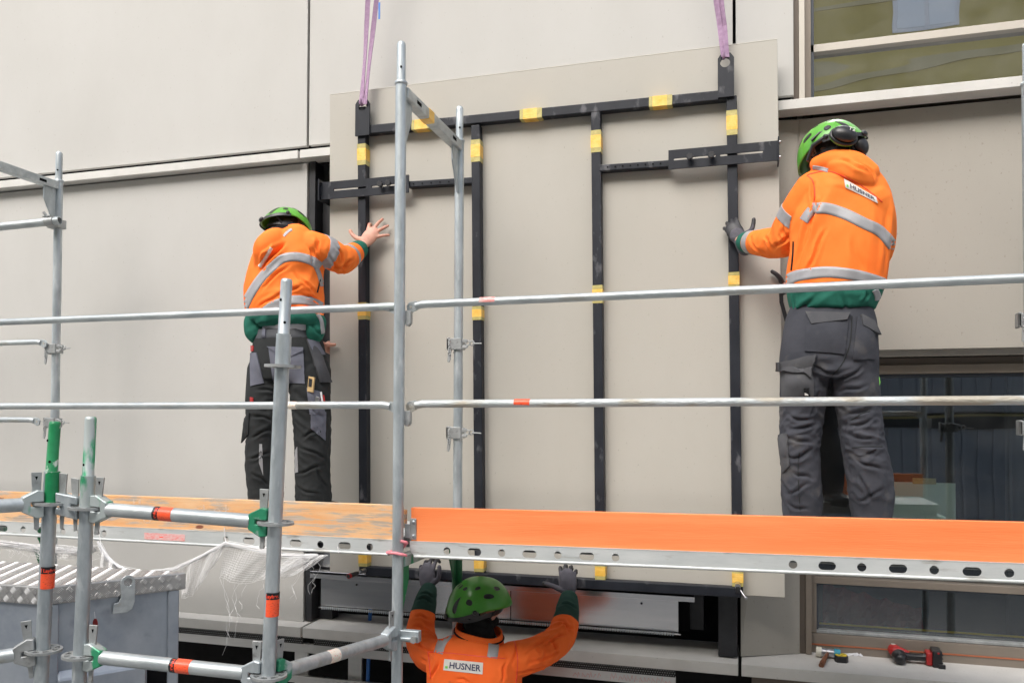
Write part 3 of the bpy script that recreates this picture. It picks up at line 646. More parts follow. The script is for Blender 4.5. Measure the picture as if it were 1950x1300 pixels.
# guardrails
def rail(x0, x1, z0, z1, y, mat=M_GALVX, r=.0168, endL=True, endR=True, name='guardrail'):
    a, b = Vector((x0, y, z0)), Vector((x1, y, z1))
    o = MB().tube([a+Vector((.05, 0, 0)), b-Vector((.05, 0, 0))], r, 20).build(name, mat, sc_)
    for e, f, on in ((a, 1, endL), (b, -1, endR)):
        if not on: continue
        q = MB(); q.tube([e+Vector((f*.055, 0, 0)), e+Vector((f*.02, 0, -.006))], [r, r*.95], 20)
        q.prism([(f*.03, -.022), (f*.022, .016), (-f*.012, .010), (-f*.022, -.006), (-f*.018, -.030), (f*.0, -.036)][::f], e+Vector((0, .004, 0)), (1, 0, 0), (0, 0, 1), (0, -.009, 0))
        q.build('flattened_end', mat, o, bevel=.001)
        MB().tube([e+Vector((-f*.002, -.0056, -.010)), e+Vector((-f*.002, -.0068, -.010))], .0062, 14).build('hole', M_PANEL2, o)
    return o
zr = [.5095, .0835]
gy = YO+.042
RL = {}
for j, z in enumerate(zr):
    RL['l', j] = rail(XM-BAY+.03, XM-.038, z-.003, z-.003, gy); RL['r', j] = rail(XM+.038, XM+BAY-.03, z+.001, z+.007, gy, M_GALVX if j == 0 else M_CEM)
    rail(XM-2*BAY+.03, XM-BAY-.038, z-.003, z-.003, gy)
    for i in (0, 1, 2):
        x = XM+(i-1)*BAY
        pk = MB(); pk.prism([(0, 0), (.026, .0), (.026, -.055), (.012, -.068), (0, -.06)], (x+.020, YO+.012, z-.028), (1, 0, 0), (0, 0, 1), (0, .024, 0)); pk.box((x+.016, YO+.008, z-.075), (x+.024, YO+.038, z-.03))
        pk.build('rail_pocket', M_GALVD, ST[i, 'o'], bevel=.002)
# stickers on rails
def band(axis0, axis1, t0, t1, r, mat, par, name='sticker', arc=(0, 360)):
    a = Vector(axis0); d = Vector(axis1)-a; p, q = a+d*t0, a+d*t1
    if arc == (0, 360): return MB().tube([p, q], r, 24, caps=False).build(name, mat, par)
    dn = d.normalized(); u = dn.cross(Vector((0, 0, 1)))
    if u.length < .1: u = Vector((1, 0, 0))
    u.normalize(); v = dn.cross(u); n = 16; vs = []
    for k in range(n+1):
        t = math.radians(arc[0]+(arc[1]-arc[0])*k/n); o = (u*math.cos(t)+v*math.sin(t))*r; vs += [p+o, q+o]
    return MB().add(vs, [(2*k, 2*k+1, 2*k+3, 2*k+2) for k in range(n)], True).build(name, mat, par)
def rb(key, px0, px1, py, mats, r=.0172):
    o = RL[key]; y = gy
    a, b = at(px0, py, y), at(px1, py, y); z = zr[key[1]]+(.003 if key[0] == 'r' else -.003)
    a = Vector((a.x, y, z)); b = Vector((b.x, y, z)); n = len(mats)
    for i, m in enumerate(mats): band(a, b, i/n, (i+1)/n, r, m, o)
rb(('r', 0), 914, 944, 576, [M_STKP]); rb(('r', 1), 980, 1010, 772, [M_STK]); rb(('l', 1), 551, 566, 773, [M_STKW])
band((XM-.11, gy, zr[0]-.003), (XM-.038, gy, zr[0]-.003), 0, 1, .0172, M_GREENW, RL['l', 0], 'green_paint')
# inner rails and coupled tube at far left
def at_i(px, py): return at(px, py, YI-.03)
p = at_i(88, 651); rail(-6.6, p.x, p.z, p.z, YI-.045, r=.0165, endL=False, name='brace_rail'); p2 = at_i(75, 799); rail(-6.6, p2.x, p2.z, p2.z, YI-.045, r=.0165, endL=False, name='brace_rail')
p = at(114, 420, YI-.055); q = at(0, 432, YI-.13); e = q+(q-p)*6
ct = MB().tube([p, e], .0241, 24, hollow=.004).build('coupled_tube', M_GALVX, sc_)
cp = MB(); d = (q-p).normalized()
cp.tube([p+d*.035, p+d*.085], .030, 20); cp.box((XM-BAY-.045, YI-.04, p.z-.032), (XM-BAY+.035, YI+.03, p.z+.020)); cp.tube([p+d*.06+Vector((0, -.02, .02)), p+d*.06+Vector((-.02, -.03, .05))], .009, 8); cp.tube([p+d*.04+Vector((0, -.02, .028)), p+d*.09+Vector((0, -.02, .030))], .007, 8)
cp.build('coupler', M_GALVD, sc_, bevel=.003)
# toggle brackets on the inner standards
tg = None
def toggle(x, z, flip=False):
    global tg
    c = Vector((x, YI, z))
    if tg is None:
        m = MB(); m.box((c.x-.052, c.y-.036, c.z-.028), (c.x+.028, c.y-.022, c.z+.030)); m.box((c.x-.052, c.y-.036, c.z-.030), (c.x-.040, c.y+.02, c.z+.034))
        m.box((c.x-.028, c.y-.030, c.z-.026), (c.x+.030, c.y+.028, c.z+.028)); m.box((c.x+.030, c.y-.030, c.z+.006), (c.x+.058, c.y-.018, c.z+.024)); m.box((c.x+.030, c.y-.030, c.z-.022), (c.x+.058, c.y-.018, c.z-.006))
        tg = m.build('toggle_bracket', M_GALVD, sc_, bevel=.003)
        MB().prism([(-.040, -.02), (-.022, -.02), (-.026, -.075), (-.034, -.095), (-.044, -.09)], (c.x, c.y-.044, c.z), (1, 0, 0), (0, 0, 1), (0, .006, 0)).build('lever', M_GALVD, sc_, bevel=.001).parent = tg
        lk = MB()
        for k in range(2): lk.tube([Vector((c.x+.060+k*.020+.012*math.cos(a_), c.y-.026+.005*k, c.z+.004+.012*math.sin(a_))) for a_ in [2*PI*i/12 for i in range(12)]], .0035, 6, closed=True)
        lk.tube([(c.x+.085, c.y-.026, c.z+.002), (c.x+.135, c.y-.030, c.z+.000)], .0032, 8)
        w = MB()
        for k in range(8): a_ = k*.012; w.sphere((c.x-.034+.004*math.sin(k*2), c.y-.047, c.z+.03-a_), .0045, n=6)
        lk.build('link', M_GALVD, sc_).parent = tg; w.build('chain', M_GALVD, sc_).parent = tg
        return tg
    return None
z_a = at(875, 656, YI).z; z_b = at(875, 824, YI).z
toggle(XM, z_a); dupe(tg, sc_, (0, 0, z_b-z_a))
for i, pz in ((0, (at(95, 665, YI).z, at(87, 805, YI).z)), (2, (at(1945, 611, YI).z, at(1945, 815, YI).z))):
    for z in pz: dupe(tg, sc_, ((i-1)*BAY, 0, z-z_a))
# wedge coupler on the outer standard where the front ledger meets it
p = at(760, 1210, YO)
cw = MB(); cw.tube([(XM, YO, p.z-.03), (XM, YO, p.z+.03)], .0275, 24); cw.box((XM+.02, YO-.020, p.z-.018), (XM+.105, YO+.012, p.z+.030)); cw.tube([(XM+.03, YO-.030, p.z-.002), (XM+.10, YO-.030, p.z-.002)], .009, 12)
cwo = cw.build('wedge_coupler', M_GALV, sc_, bevel=.003); MB().tube([(XM+.088, YO-.04, p.z-.002), (XM+.088, YO-.020, p.z-.002)], .015, 6).build('nut', M_GALVD, cwo)

# decks and toe boards
def deck(label, x0, x1, px_holes, sticker=False):
    t = thing('scaffold_deck', label, 'scaffold deck', ((x0+x1)/2, 3.5, -.5), 'steel scaffold decks')
    zt, zb, y = -.497, -.566, 3.188
    m = MB(); hs_ = []
    for px, py, kind in px_holes:
        c = at(px, py, y); hs_.append((c.x, (zt+zb)/2-.001, .0155 if kind == 'o' else .030, .0155))
    plate_with_holes(m, x0+.03, x1-.03, zb+.006, zt, y, hs_, th=.003, seg=24)
    m.add([(x0+.01, y, zt), (x0+.01, y, zb+.03), (x0+.03, y, zb+.006), (x0+.03, y, zt)], [(0, 1, 2, 3)]); m.add([(x1-.01, y, zt), (x1-.03, y, zt), (x1-.03, y, zb+.006), (x1-.01, y, zb+.03)], [(0, 1, 2, 3)][::-1])
    m.tube([(x0+.03, y+.002, zb+.005), (x1-.03, y+.002, zb+.005)], .0065, 10); m.box((x0+.03, y, zb), (x1-.03, y+.045, zb+.003)); m.box((x0+.01, y-.001, zt-.003), (x1-.01, y+.32, zt))
    m.build('side_beam', M_BEAM, t)
    i_ = MB().box((x0+.03, y+.296, zb), (x1-.03, y+.300, zt-.004)).build('inner_web', M_GALVD, t); MB().box((x0+.03, y+.25, zb), (x1-.03, y+.296, zb+.003)).build('inner_flange', M_GALVD, t)
    o = MB().box((x0+.01, y+.325, zt-.003), (x1-.01, y+.64, zt)).build('deck_plate', M_BEAM, t); MB().box((x0+.03, y+.326, zb), (x1-.03, y+.332, zt-.004)).build('inner_web', M_GALVD, t); MB().box((x0+.03, y+.63, zb), (x1-.03, y+.636, zt-.004)).build('inner_web', M_GALVD, t)
    for xx in (x0, x1-.03):
        for yy in (y+.05, y+.25, y+.38, y+.58): MB().box((xx, yy, zb+.02), (xx+.03, yy+.03, zt-.005)).build('hook', M_GALVD, t)
    if sticker:
        a, b = at(275, 1012, y-.001), at(352, 1030, y-.001)
        MB().box((a.x, y-.0015, b.z), (b.x, y-.0003, b.z+.031)).build('sticker', M_STKP, t)
        MB().box((a.x+.085, y-.0022, b.z+.012), (a.x+.105, y-.0014, b.z+.016)).build('sticker_mark', M_STKR, t)
    return t
hl = [(5, 1008, 'l'), (44, 1010, 'o'), (79, 1011, 'l'), (120, 1013, 'o'), (156, 1015, 'l'), (198, 1017, 'o'), (430, 1025, 'o'), (474, 1028, 'l'), (520, 1031, 'o'), (563, 1032, 'l'), (610, 1034, 'o'), (656, 1036, 'l'), (704, 1039, 'o')]
hr = [(851, 1045, 'o'), (903, 1047, 'l'), (955, 1049, 'o'), (1008, 1051, 'l'), (1062, 1053, 'o'), (1117, 1055, 'l'), (1172, 1058, 'o'), (1510, 1074, 'o'), (1575, 1076, 'l'), (1641, 1079, 'o'), (1710, 1082, 'l'), (1779, 1085, 'o'), (1851, 1089, 'l'), (1922, 1091, 'o')]
deck('perforated steel deck under the weathered orange board at left', XM-BAY+.03, XM-.03, hl, True)
dk2 = deck('perforated steel deck under the fresh orange board at right', XM+.03, XM+BAY-.03, hr); dk2.rotation_euler.y = -.0105; dk2.location.z += .0115
# toe boards
def toe(label, x0, x1, z0, z1, mat, lx):
    t = thing('toe_board', label, 'toe board', ((x0+x1)/2, 3.21, z0), 'toe boards of the scaffold')
    MB().box((x0, 3.196, z0), (x1, 3.226, z1)).build('board', mat, t, bevel=.002, seg=2)
    for s, e in ((1, x0), (-1, x1)):
        if s == lx or lx == 0:
            z_ = (z0+z1)/2-.015
            pl = MB().box((min(e, e+s*.026)-.004, 3.190, z_-.045), (max(e, e+s*.026), 3.1955, z_+.045)).build('end_plate', M_GALVD, t, bevel=.003, seg=2)
            for zz in (z_-.030, z_+.030): MB().sphere((e+s*.014, 3.189, zz), .008, .005, .008).build('rivet', M_GALV, pl)
            MB().box((e-s*.03, 3.196, z_-.04), (e, 3.202, z_+.02)).build('hook_plate', M_GALVX, pl, bevel=.002)
    return t
zb_ = at(900, 1034.5, 3.196).z; zt_ = at(900, 966, 3.196).z
zbl = at(600, 1021.5, 3.196).z; ztl = at(600, 956, 3.196).z
ob1 = toe('weathered orange toe board with peeling paint and faded white stencil marks, left bay', XM-BAY+.02, XM-.012, zbl, ztl, M_OLDB, 5)
ob2 = toe('fresh bright orange toe board with riveted end plate, right bay', at(783, 1000, 3.196).x, XM+BAY-.02, zb_, zt_, M_BOARD, 1); ob2.rotation_euler.y = -.0105; ob2.location.z += .004
MB().box((XM-.012, 3.199, zbl+.055), (XM+.012, 3.224, ztl-.02)).build('board_end', M_OLDB, ob1)
# faded white dotted stencil marks
M_STEN = pm('faded_white_stencil', (.78, .64, .52), rough=.7)
st = MB()
def dots(x, z, w, h, n, m):
    for i in range(n):
        for j in range(m):
            if random.random() < .86: st.box((x+w*i/n, 3.1952, z+h*j/m), (x+w*(i+.55)/n, 3.196, z+h*(j+.6)/m))
for glyph, px in (('o', 372), ('t', 388), ('o', 412), ('t', 430)):
    c = at(px, 975, 3.196)
    for k in range(12):
        if glyph == 'o': aa = 2*PI*k/12; dots(c.x+.016*math.cos(aa), c.z+.014*math.sin(aa), .008, .008, 3, 3)
    if glyph == 't':
        dots(c.x-.004, c.z-.016, .010, .052, 3, 14); dots(c.x-.018, c.z+.012, .036, .008, 8, 2)
for px in (200, 215, 226, 240, 250, 260): c = at(px, 982, 3.196); dots(c.x, c.z-.004, .018, .022, 5, 6)
c = at(279, 990, 3.196)
for k in range(14): aa = 2*PI*k/14; dots(c.x+.019*math.cos(aa), c.z+.015*math.sin(aa), .009, .008, 3, 3)
for px in (253, 264): c = at(px, 954, 3.196); dots(c.x, c.z-.01, .014, .02, 4, 5)
st.build('stencil', M_STEN, ob1)
# pink rope round the outer standard
rp = MB(); pts = []
for k in range(44):
    a_ = math.radians(-50+k*9.3); r = .033+.006*math.sin(k*.5); pts.append(Vector((XM+r*1.15*math.cos(a_), YO+r*math.sin(a_)*1.1, at(757, 1042, YO).z+.022-.0014*k+.010*math.sin(a_*1.0+2.4))))
rp.tube(pts, .0062, 10); o = rp.build('rope', M_ROPE, loc=pts[0]); tag(o, 'pink rope looped round the scaffold standard between the two orange boards', 'rope')

# ================================================================== FRONT STAIR TOWER
tw = thing('front_scaffold_tower', 'nearest ring-lock scaffold posts with green spigots, rosettes and ledgers at lower left', 'scaffold', (at(340, 1290, 2.36)[0], 2.36, GZ))
def frame_of(d):
    d = d.normalized(); a = Vector((1, 0, 0)); a = (a-d*a.dot(d)).normalized(); return a, d.cross(a), d
def rosette(c, d, par, rot=0.):
    a, b, d = frame_of(d); m = MB(); n = 48; h = .0045
    def ring(r0, r1):
        vs = []
        for k in range(n):
            t = 2*PI*k/n; e = a*math.cos(t)+b*math.sin(t); vs += [c+e*r0-d*h, c+e*r1-d*h, c+e*r1+d*h, c+e*r0+d*h]
        m.add(vs, [(4*k+q, 4*((k+1) % n)+q, 4*((k+1) % n)+(q+1) % 4, 4*k+(q+1) % 4) for k in range(n) for q in range(4)])
    ring(.024, .034); ring(.052, .061)
    for k in range(8):
        t = 2*PI*(k+.5)/8+rot; e = a*math.cos(t)+b*math.sin(t); f = -a*math.sin(t)+b*math.cos(t)
        w = .012 if k % 2 else .009
        m.obox(c+e*.043, e*.0105, f*w/1.6, d*h*.98)
    return m.build('rosette', M_GALVD, par)
def post(name_mat, pxt, pxc, pxb, Y, spig_mat, yc_mat, holes=()):
    top, cpt, bot = at(*pxt, Y), at(*pxc, Y), at(*pxb, Y); d = (top-bot).normalized(); low = bot-d*((bot.z-GZ)/d.z)
    s = MB().tube([low, cpt], .0241, 28).build('standard', name_mat, tw)
    MB().tube([cpt-d*.004, cpt, top-d*.012, top-d*.003, top], [.0225, .0195, .0195, .018, .014], 24).build('spigot', spig_mat, s)
    for px, py, sx in holes:
        p = at(px, py, Y); p = cpt+d*((p-cpt).dot(d)); q = p+Vector((sx, 0, 0)); t = math.asin(max(-.9, min(.9, sx/.0195))); n = Vector((math.sin(t), -math.cos(t), 0))
        MB().tube([p+n*.0185, p+n*.0202], .0048, 12).build('hole', M_BLK, s)
    return s, bot, d, cpt
Y1_, Y2_, Y3_ = 2.32, 2.35, 2.42
P1, b1, d1, c1 = post(M_GALV, (105, 802), (98, 897), (80, 1300), Y1_, M_GREEN, None, ((97, 838, -.006), (108, 879, .008)))
P2, b2, d2, c2 = post(M_GALV, (173, 793), (168, 905), (151, 1300), Y2_, M_GREENW, None, ((165, 884, -.004),))
P3, b3, d3, c3 = post(M_GALV, (546, 531), (540, 636), (511, 1300), Y3_, M_GALV, None, ((539, 572, -.005), (550, 615, .012)))
def onpost(b, d, px, py, Y):
    p = at(px, py, Y); return b+d*((p-b).dot(d))
def sleeve(b, d, Y, y0, y1, mat, par, px, r=.0252):
    MB().tube([onpost(b, d, px, y0, Y), onpost(b, d, px, y1, Y)], r, 28).build('sleeve', mat, par)
sleeve(b1, d1, Y1_, 897, 958, M_GREEN, P1, 97); sleeve(b2, d2, Y2_, 905, 965, M_GREENW, P2, 167); sleeve(b3, d3, Y3_, 640, 697, M_GALV, P3, 538, .0250)
ros = {}
for k, (b, d, Y, par, ys) in {'1': (b1, d1, Y1_, P1, (957, 1238)), '2': (b2, d2, Y2_, P2, (966, 1248)), '3': (b3, d3, Y3_, P3, (697, 995, 1287))}.items():
    for y in ys: c = onpost(b, d, {'1': 92, '2': 160, '3': 524}[k], y, Y); ros[k, y] = c; rosette(c, d, par, .2)
def head(mb, wmb, c, d, up):
    """ring-lock ledger head at post centre c, ledger leaving along d"""
    side = d.cross(up).normalized()
    poly = [(.025, .046), (.046, .050), (.092, .026), (.092, -.026), (.046, -.050), (.025, -.046), (.025, -.008), (.066, -.008), (.066, .008), (.025, .008)]
    mb.prism(poly, c-side*.021, d, up, side*.042)
    wmb.prism([(.038, -.088), (.048, -.092), (.052, -.086), (.064, .112), (.030, .112)], c-side*.0035, d, up, side*.007)
    wmb.tube([c+d*.045-up*.085-side*.005, c+d*.045-up*.085+side*.005], .008, 10)
def ledger(A, B_, h0=True, h1=True, r=.0241, bands=(), hm=(M_GALV, M_GALV), labels=()):
    d = (B_-A).normalized(); up = (Vector((0, 0, 1))-d*d.z).normalized()
    s, e = (A+d*.088 if h0 else A), (B_-d*.088 if h1 else B_)
    o = MB().tube([s, e], r, 28).build('ledger', M_GALVX, tw)
    for on, c, dd, m_ in ((h0, A, d, hm[0]), (h1, B_, -d, hm[1])):
        if on:
            h, w = MB(), MB(); head(h, w, c, dd, up); h.build('wedge_head', m_, o, bevel=.003); w.build('wedge', M_GALVD, o, bevel=.001)
            side = dd.cross(up).normalized(); tq = MB()
            for sg in (-1, 1): tq.prism([(.042, .098), (.052, .098), (.047, .084)], c+side*sg*.0037, dd, up, side*sg*.0006)
            tq.build('wedge_hole', M_BLK, o)
    for t0, t1, m in bands: band(A, B_, t0, t1, r+.0006, m, o)
    return o
def wrap_text(txt, c, axis, r, size, facing, mat, par, along_axis=True, shift=0.):
    """lettering bent round a tube; c on the axis, facing = direction towards the reader"""
    axis = axis.normalized(); f = (facing-axis*facing.dot(axis)).normalized(); s = axis.cross(f)
    def w(x, y, z):
        if along_axis: a_, h = y-size*.35, x
        else: a_, h = x, y
        t = a_/r
        return c+axis*(h if not along_axis else h)+(f*math.cos(t)+s*math.sin(t))*(r+.0004) if not along_axis else c+axis*h+(f*math.cos(-t)+s*math.sin(-t))*(r+.0004)
    q = text_mb(txt, size, (0, 0, 0), (1, 0, 0), (0, 0, 1), (0, 1, 0), extr=0, bold=.0004, warp=w, align='CENTER'); q.build('lettering', mat, par)
LG = []
LG.append(ledger(ros['2', 966], ros['3', 995], bands=((.375, .405, M_STKB), (.405, .475, M_STK)), hm=(M_GREENW, M_GREENH)))
LG.append(ledger(ros['2', 1248], ros['3', 1287], bands=((.50, .53, M_STKB), (.53, .605, M_STK)), hm=(M_GREENW, M_GALV)))
pa = at(0, 963, 2.19); pb = at(0, 1250, 2.24)
LG.append(ledger(pa+(pa-ros['1', 957])*4, ros['1', 957], h0=False, hm=(M_GALV, M_GREENW))); LG.append(ledger(pb+(pb-ros['1', 1238])*4, ros['1', 1238], h0=False, hm=(M_GALV, M_GALVD)))
# short double wedge piece between the two neighbouring posts
A, B_ = ros['1', 957], ros['2', 966]; d = (B_-A).normalized(); up = Vector((0, 0, 1)); side = d.cross(up)
q = MB(); w = MB(); L = (B_-A).length
q.prism([(.026, .042), (L-.026, .036), (L-.028, .008), (L*.62, .010), (L*.62, -.012), (L-.028, -.010), (L-.026, -.044), (.026, -.034), (.028, -.010), (L*.36, -.010), (L*.36, .010), (.028, .008)], A-side*.02, d, up, side*.04)
w.prism([(.036, -.085), (.046, -.09), (.060, .112), (.030, .112)], A-side*.0035, d, up, side*.007); w.prism([(-.046, -.09), (-.036, -.085), (-.030, .100), (-.060, .100)], B_-side*.0035, d, up, side*.007)
qo = q.build('double_wedge_piece', M_GALV, tw, bevel=.003); w.build('wedge', M_GALVD, qo, bevel=.001)
# ledger running back to the facade scaffold
e = at(757, 1211, YO-.02); LG.append(ledger(ros['3', 1287], e, h1=True, hm=(M_GREENH, M_GALV), bands=((.40, .475, M_STKW),)))
p = onpost(b1, d1, 92, 1077, Y1_); q_ = onpost(b1, d1, 92, 1090, Y1_); r_ = onpost(b1, d1, 92, 1119, Y1_)
TOC = lambda p: (-p).normalized()
band(p, q_, 0, 1, .0247, M_STKB, P1); band(q_, r_, 0, 1, .0247, M_STK, P1)
def ring_text(txt, c, d, r, size, par):
    f = TOC(c); f = (f-d*f.dot(d)).normalized(); s = d.cross(f).normalized()
    wp = lambda x, y, z: c+d*y+(f*math.cos(x/r)+s*math.sin(x/r))*(r+.0004)
    text_mb(txt, size, (0, 0, 0), (1, 0, 0), (0, 0, 1), (0, 1, 0), extr=0, bold=.0006, warp=wp, align='CENTER').build('lettering', M_STKR, par)
ring_text('\u25a0 Layher.', q_.lerp(p, .25), d1, .0248, .0165, P1)
p = onpost(b3, d3, 522, 1126, Y3_); q_ = onpost(b3, d3, 522, 1139, Y3_); r_ = onpost(b3, d3, 522, 1172, Y3_)
band(p, q_, 0, 1, .0247, M_STKB, P3); band(q_, r_, 0, 1, .0247, M_STK, P3); ring_text('Layher.', q_.lerp(p, .25), d3, .0248, .0165, P3)
for i, lg in enumerate(LG[:2]):
    A, B_ = (ros['2', 966], ros['3', 995]) if i == 0 else (ros['2', 1248], ros['3', 1287])
    t = .39 if i == 0 else .515; d = (B_-A).normalized(); c = A.lerp(B_, t)
    f = TOC(c); f = (f-d*f.dot(d)).normalized(); s = d.cross(f).normalized(); r = .0248
    wp = lambda x, y, z, c=c, d=d, f=f, s=s: c+d*(.006-y)+(f*math.cos(x/r)+s*math.sin(x/r))*(r+.0004)
    text_mb('Layher.', .0155, (0, 0, 0), (1, 0, 0), (0, 0, 1), (0, 1, 0), extr=0, bold=.0006, warp=wp, align='CENTER').build('lettering', M_STKR, lg)
# red inspection tag tied on the wedge behind the second post
t = thing('inspection_tag', 'dull red inspection tag hung beside the second front post', 'tag', at(180, 1210, Y2_+.05))
p = at(181, 1188, Y2_+.04); pl = []
for k in range(20): a_ = 2*PI*k/20; pl.append((.011*math.cos(a_), .0215*math.sin(a_)))
MB().prism(pl, p, (1, 0, 0), (0, 0, 1), (0, .002, 0)).build('plate', M_DARKR, t); MB().tube([p+Vector((0, 0, .02)), p+Vector((-.004, 0, .045))], .001, 6).build('string', M_WHITE, t)

# ================================================================== METAL BOX AT LOWER LEFT
zt = at(86, 1118, 2.50).z
def atz(px, py, z):
    d = FW + RT*((px-975)/F_PX) + UP*((CY-py)/F_PX); return d*(z/d.z)
Np, Rp, Lp = atz(86, 1117, zt), atz(355, 1089, zt), atz(0, 1111, zt)
ld = (Lp-Np).normalized(); Lp = Np+ld*1.25; Bp = Rp+ld*1.25
mbx = thing('storage_box', 'galvanised steel storage box with a tread plate lid standing behind the front posts', 'storage box', (Np.x, Np.y, GZ))
TH = Vector((0, 0, -.072))
lid = MB().add([Np, Rp, Bp, Lp, Np+TH, Rp+TH, Bp+TH, Lp+TH], [(0, 1, 2, 3), (7, 6, 5, 4), (0, 4, 5, 1), (1, 5, 6, 2), (2, 6, 7, 3), (3, 7, 4, 0)]).build('lid', pm('tread_plate', (.36, .36, .36), (.46, .455, .45), scale=9, rough=.36, metal=.6), mbx, bevel=.006, seg=2)
bar = MB()
def treads(o, u, v, n, LU, LV, pitch=.048):
    for i in range(int(LU/pitch)):
        for j in range(max(1, int(LV/pitch))):
            c = o+u*((i+.5)*pitch)+v*((j+.5)*pitch); dg_ = (u+v).normalized() if (i+j) % 2 else (u-v).normalized(); pr_ = n.cross(dg_).normalized()
            for k in range(5):
                e = c+pr_*(k-2)*.0072*pitch/.048; L = (.0165-.0012*abs(k-2))*(pitch/.048)*(1 if pitch > .04 else 1.12); w = .0021*max(.55, pitch/.048)
                vs = [e-dg_*L, e-pr_*w, e+dg_*L, e+pr_*w, e-dg_*L*.5+n*.0032, e+dg_*L*.5+n*.0032]
                bar.add(vs, [(0, 1, 4), (1, 5, 4), (1, 2, 5), (2, 3, 5), (3, 4, 5), (3, 0, 4)], False)
uN = (Rp-Np).normalized(); up = Vector((0, 0, 1))
nrm = uN.cross(ld); nrm = up if nrm.z > 0 else up
o_ = Np+up*.0003
bar_u, bar_v = uN, (ld-uN*ld.dot(uN)).normalized()
treads(Np+ld*0+up*.0004-uN*.0, (Rp-Np).normalized(), ld, up, (Rp-Np).length, 1.22, .0365)
nf = uN.cross(up).normalized(); nf = nf if nf.dot(-Np) > 0 else -nf
treads(Np+TH+nf*.0004, uN, up, nf, (Rp-Np).length, .07, .034)
nl = ld.cross(up).normalized(); nl = nl if nl.dot(-Np) > 0 else -nl
treads(Np+TH+nl*.0004, ld, up, nl, 1.2, .07, .034)
tb = bar.build('raised_tread', pm('bright_tread', (.82, .82, .81), (.72, .72, .72), scale=30, rough=.33, metal=.35), lid); tb['kind'] = 'stuff'
i_ = .018; inn = (uN+ld)*i_
Nb, Rb, Bb, Lb = Np+inn+TH, Rp+(-uN+ld)*i_+TH, Bp-inn+TH, Lp+(uN-ld)*i_+TH; D = Vector((0, 0, -.85))
M_BOXM = pm('box_sheet_steel', (.30, .34, .40), (.42, .46, .51), scale=5, detail=9, rough=.42, metal=.6, c3=(.22, .25, .30), s3=9, t3=(.58, .8), bump=.08, bscale=30)
body = MB().add([Nb, Rb, Bb, Lb, Nb+D, Rb+D, Bb+D, Lb+D], [(7, 6, 5, 4), (0, 4, 5, 1), (1, 5, 6, 2), (2, 6, 7, 3), (3, 7, 4, 0)]).build('body', M_BOXM, mbx, bevel=.006)
for c, s in ((Rb, -1), (Nb, 1)): MB().obox(c+uN*s*.02+nf*.006+D/2, uN*.022, nf*.005, D/2).build('corner_post', M_BOXM, mbx, bevel=.003)
# embossed recess: proud ledge on the long side
lg_ = MB(); w_ = (Rb-Nb).length
lg_.prism([(0, 0), (.035, -.03), (.035, -.40), (0, -.40)], Nb+uN*.04+Vector((0, 0, -.26)), nf, up, uN*(w_-.17)); lg_.build('embossed_ledge', M_BOXM, mbx, bevel=.006)
MB().obox(Rb-uN*.075+nf*.002+Vector((0, 0, -.48)), uN*.045, nf*.002, up*.20).build('fork_pocket', M_BLK, mbx)
# lifting eye: bent flat hook with a round hole
pc = atz(244, 1108, zt+.004); e0 = at(244, 1108, (Np.lerp(Rp, .6)).y-.02)
n = 14; outer = [(.028*math.cos(math.radians(t)), .028*math.sin(math.radians(t))) for t in range(0, 181, 12)]
outer += [(-.026, -.06), (-.034, -.078), (-.052, -.082), (-.055, -.120), (.0, -.122), (.018, -.108), (.026, -.082)]
bm_ = MB(); 
tmp = MB(); ring_plate(tmp, outer[::-1][::-1], (0, 0), .0165, 0, .007)
vs = [e0+uN*v.x+up*v.z+nf*(-v.y) for v in tmp.v]
bm_.add(vs, [f[::-1] for f in tmp.f]); bm_.build('lifting_eye', M_GALVX, mbx, bevel=.001)
MB().obox(Vector((Np.x, Np.y, 0))+(uN*.25+ld*.6)+Vector((0, 0, (zt-.92+GZ)/2)), uN*.05, ld*.5, Vector((0, 0, abs(zt-.92-GZ)/2))).build('stand', M_GALVD, mbx)

# ================================================================== TORN NETTING
nb = MB(); random.seed(3)
def strand(pts, r=.0007): nb.tube(pts, r, 3, caps=False, smooth=False)
def px3(x, y, Y): return at(x, y, Y)
YN = 3.15
# bunched roll along the beam
def bunch(path, wid, num):
    P = [px3(x, y, YN) for x, y in path]
    for k in range(num):
        ox, oz = random.gauss(0, wid), random.gauss(0, wid*.8); ph = random.random()*6
        pts = []
        for i in range(len(P)-1):
            for s in range(5):
                t = i+s/5; p = P[i].lerp(P[i+1], s/5); pts.append(p+Vector((0, ox, oz+wid*.7*math.sin(t*1.7+ph)))+Vector((0, 0, random.gauss(0, wid*.12))))
        strand(pts, .0011)
bunch([(-40, 1030), (60, 1040), (110, 1046), (150, 1050), (190, 1042)], .010, 46)
bunch([(190, 1036), (205, 1062), (225, 1080), (270, 1092), (330, 1084), (385, 1058), (430, 1034), (480, 1044), (540, 1056), (620, 1058)], .0055, 40)
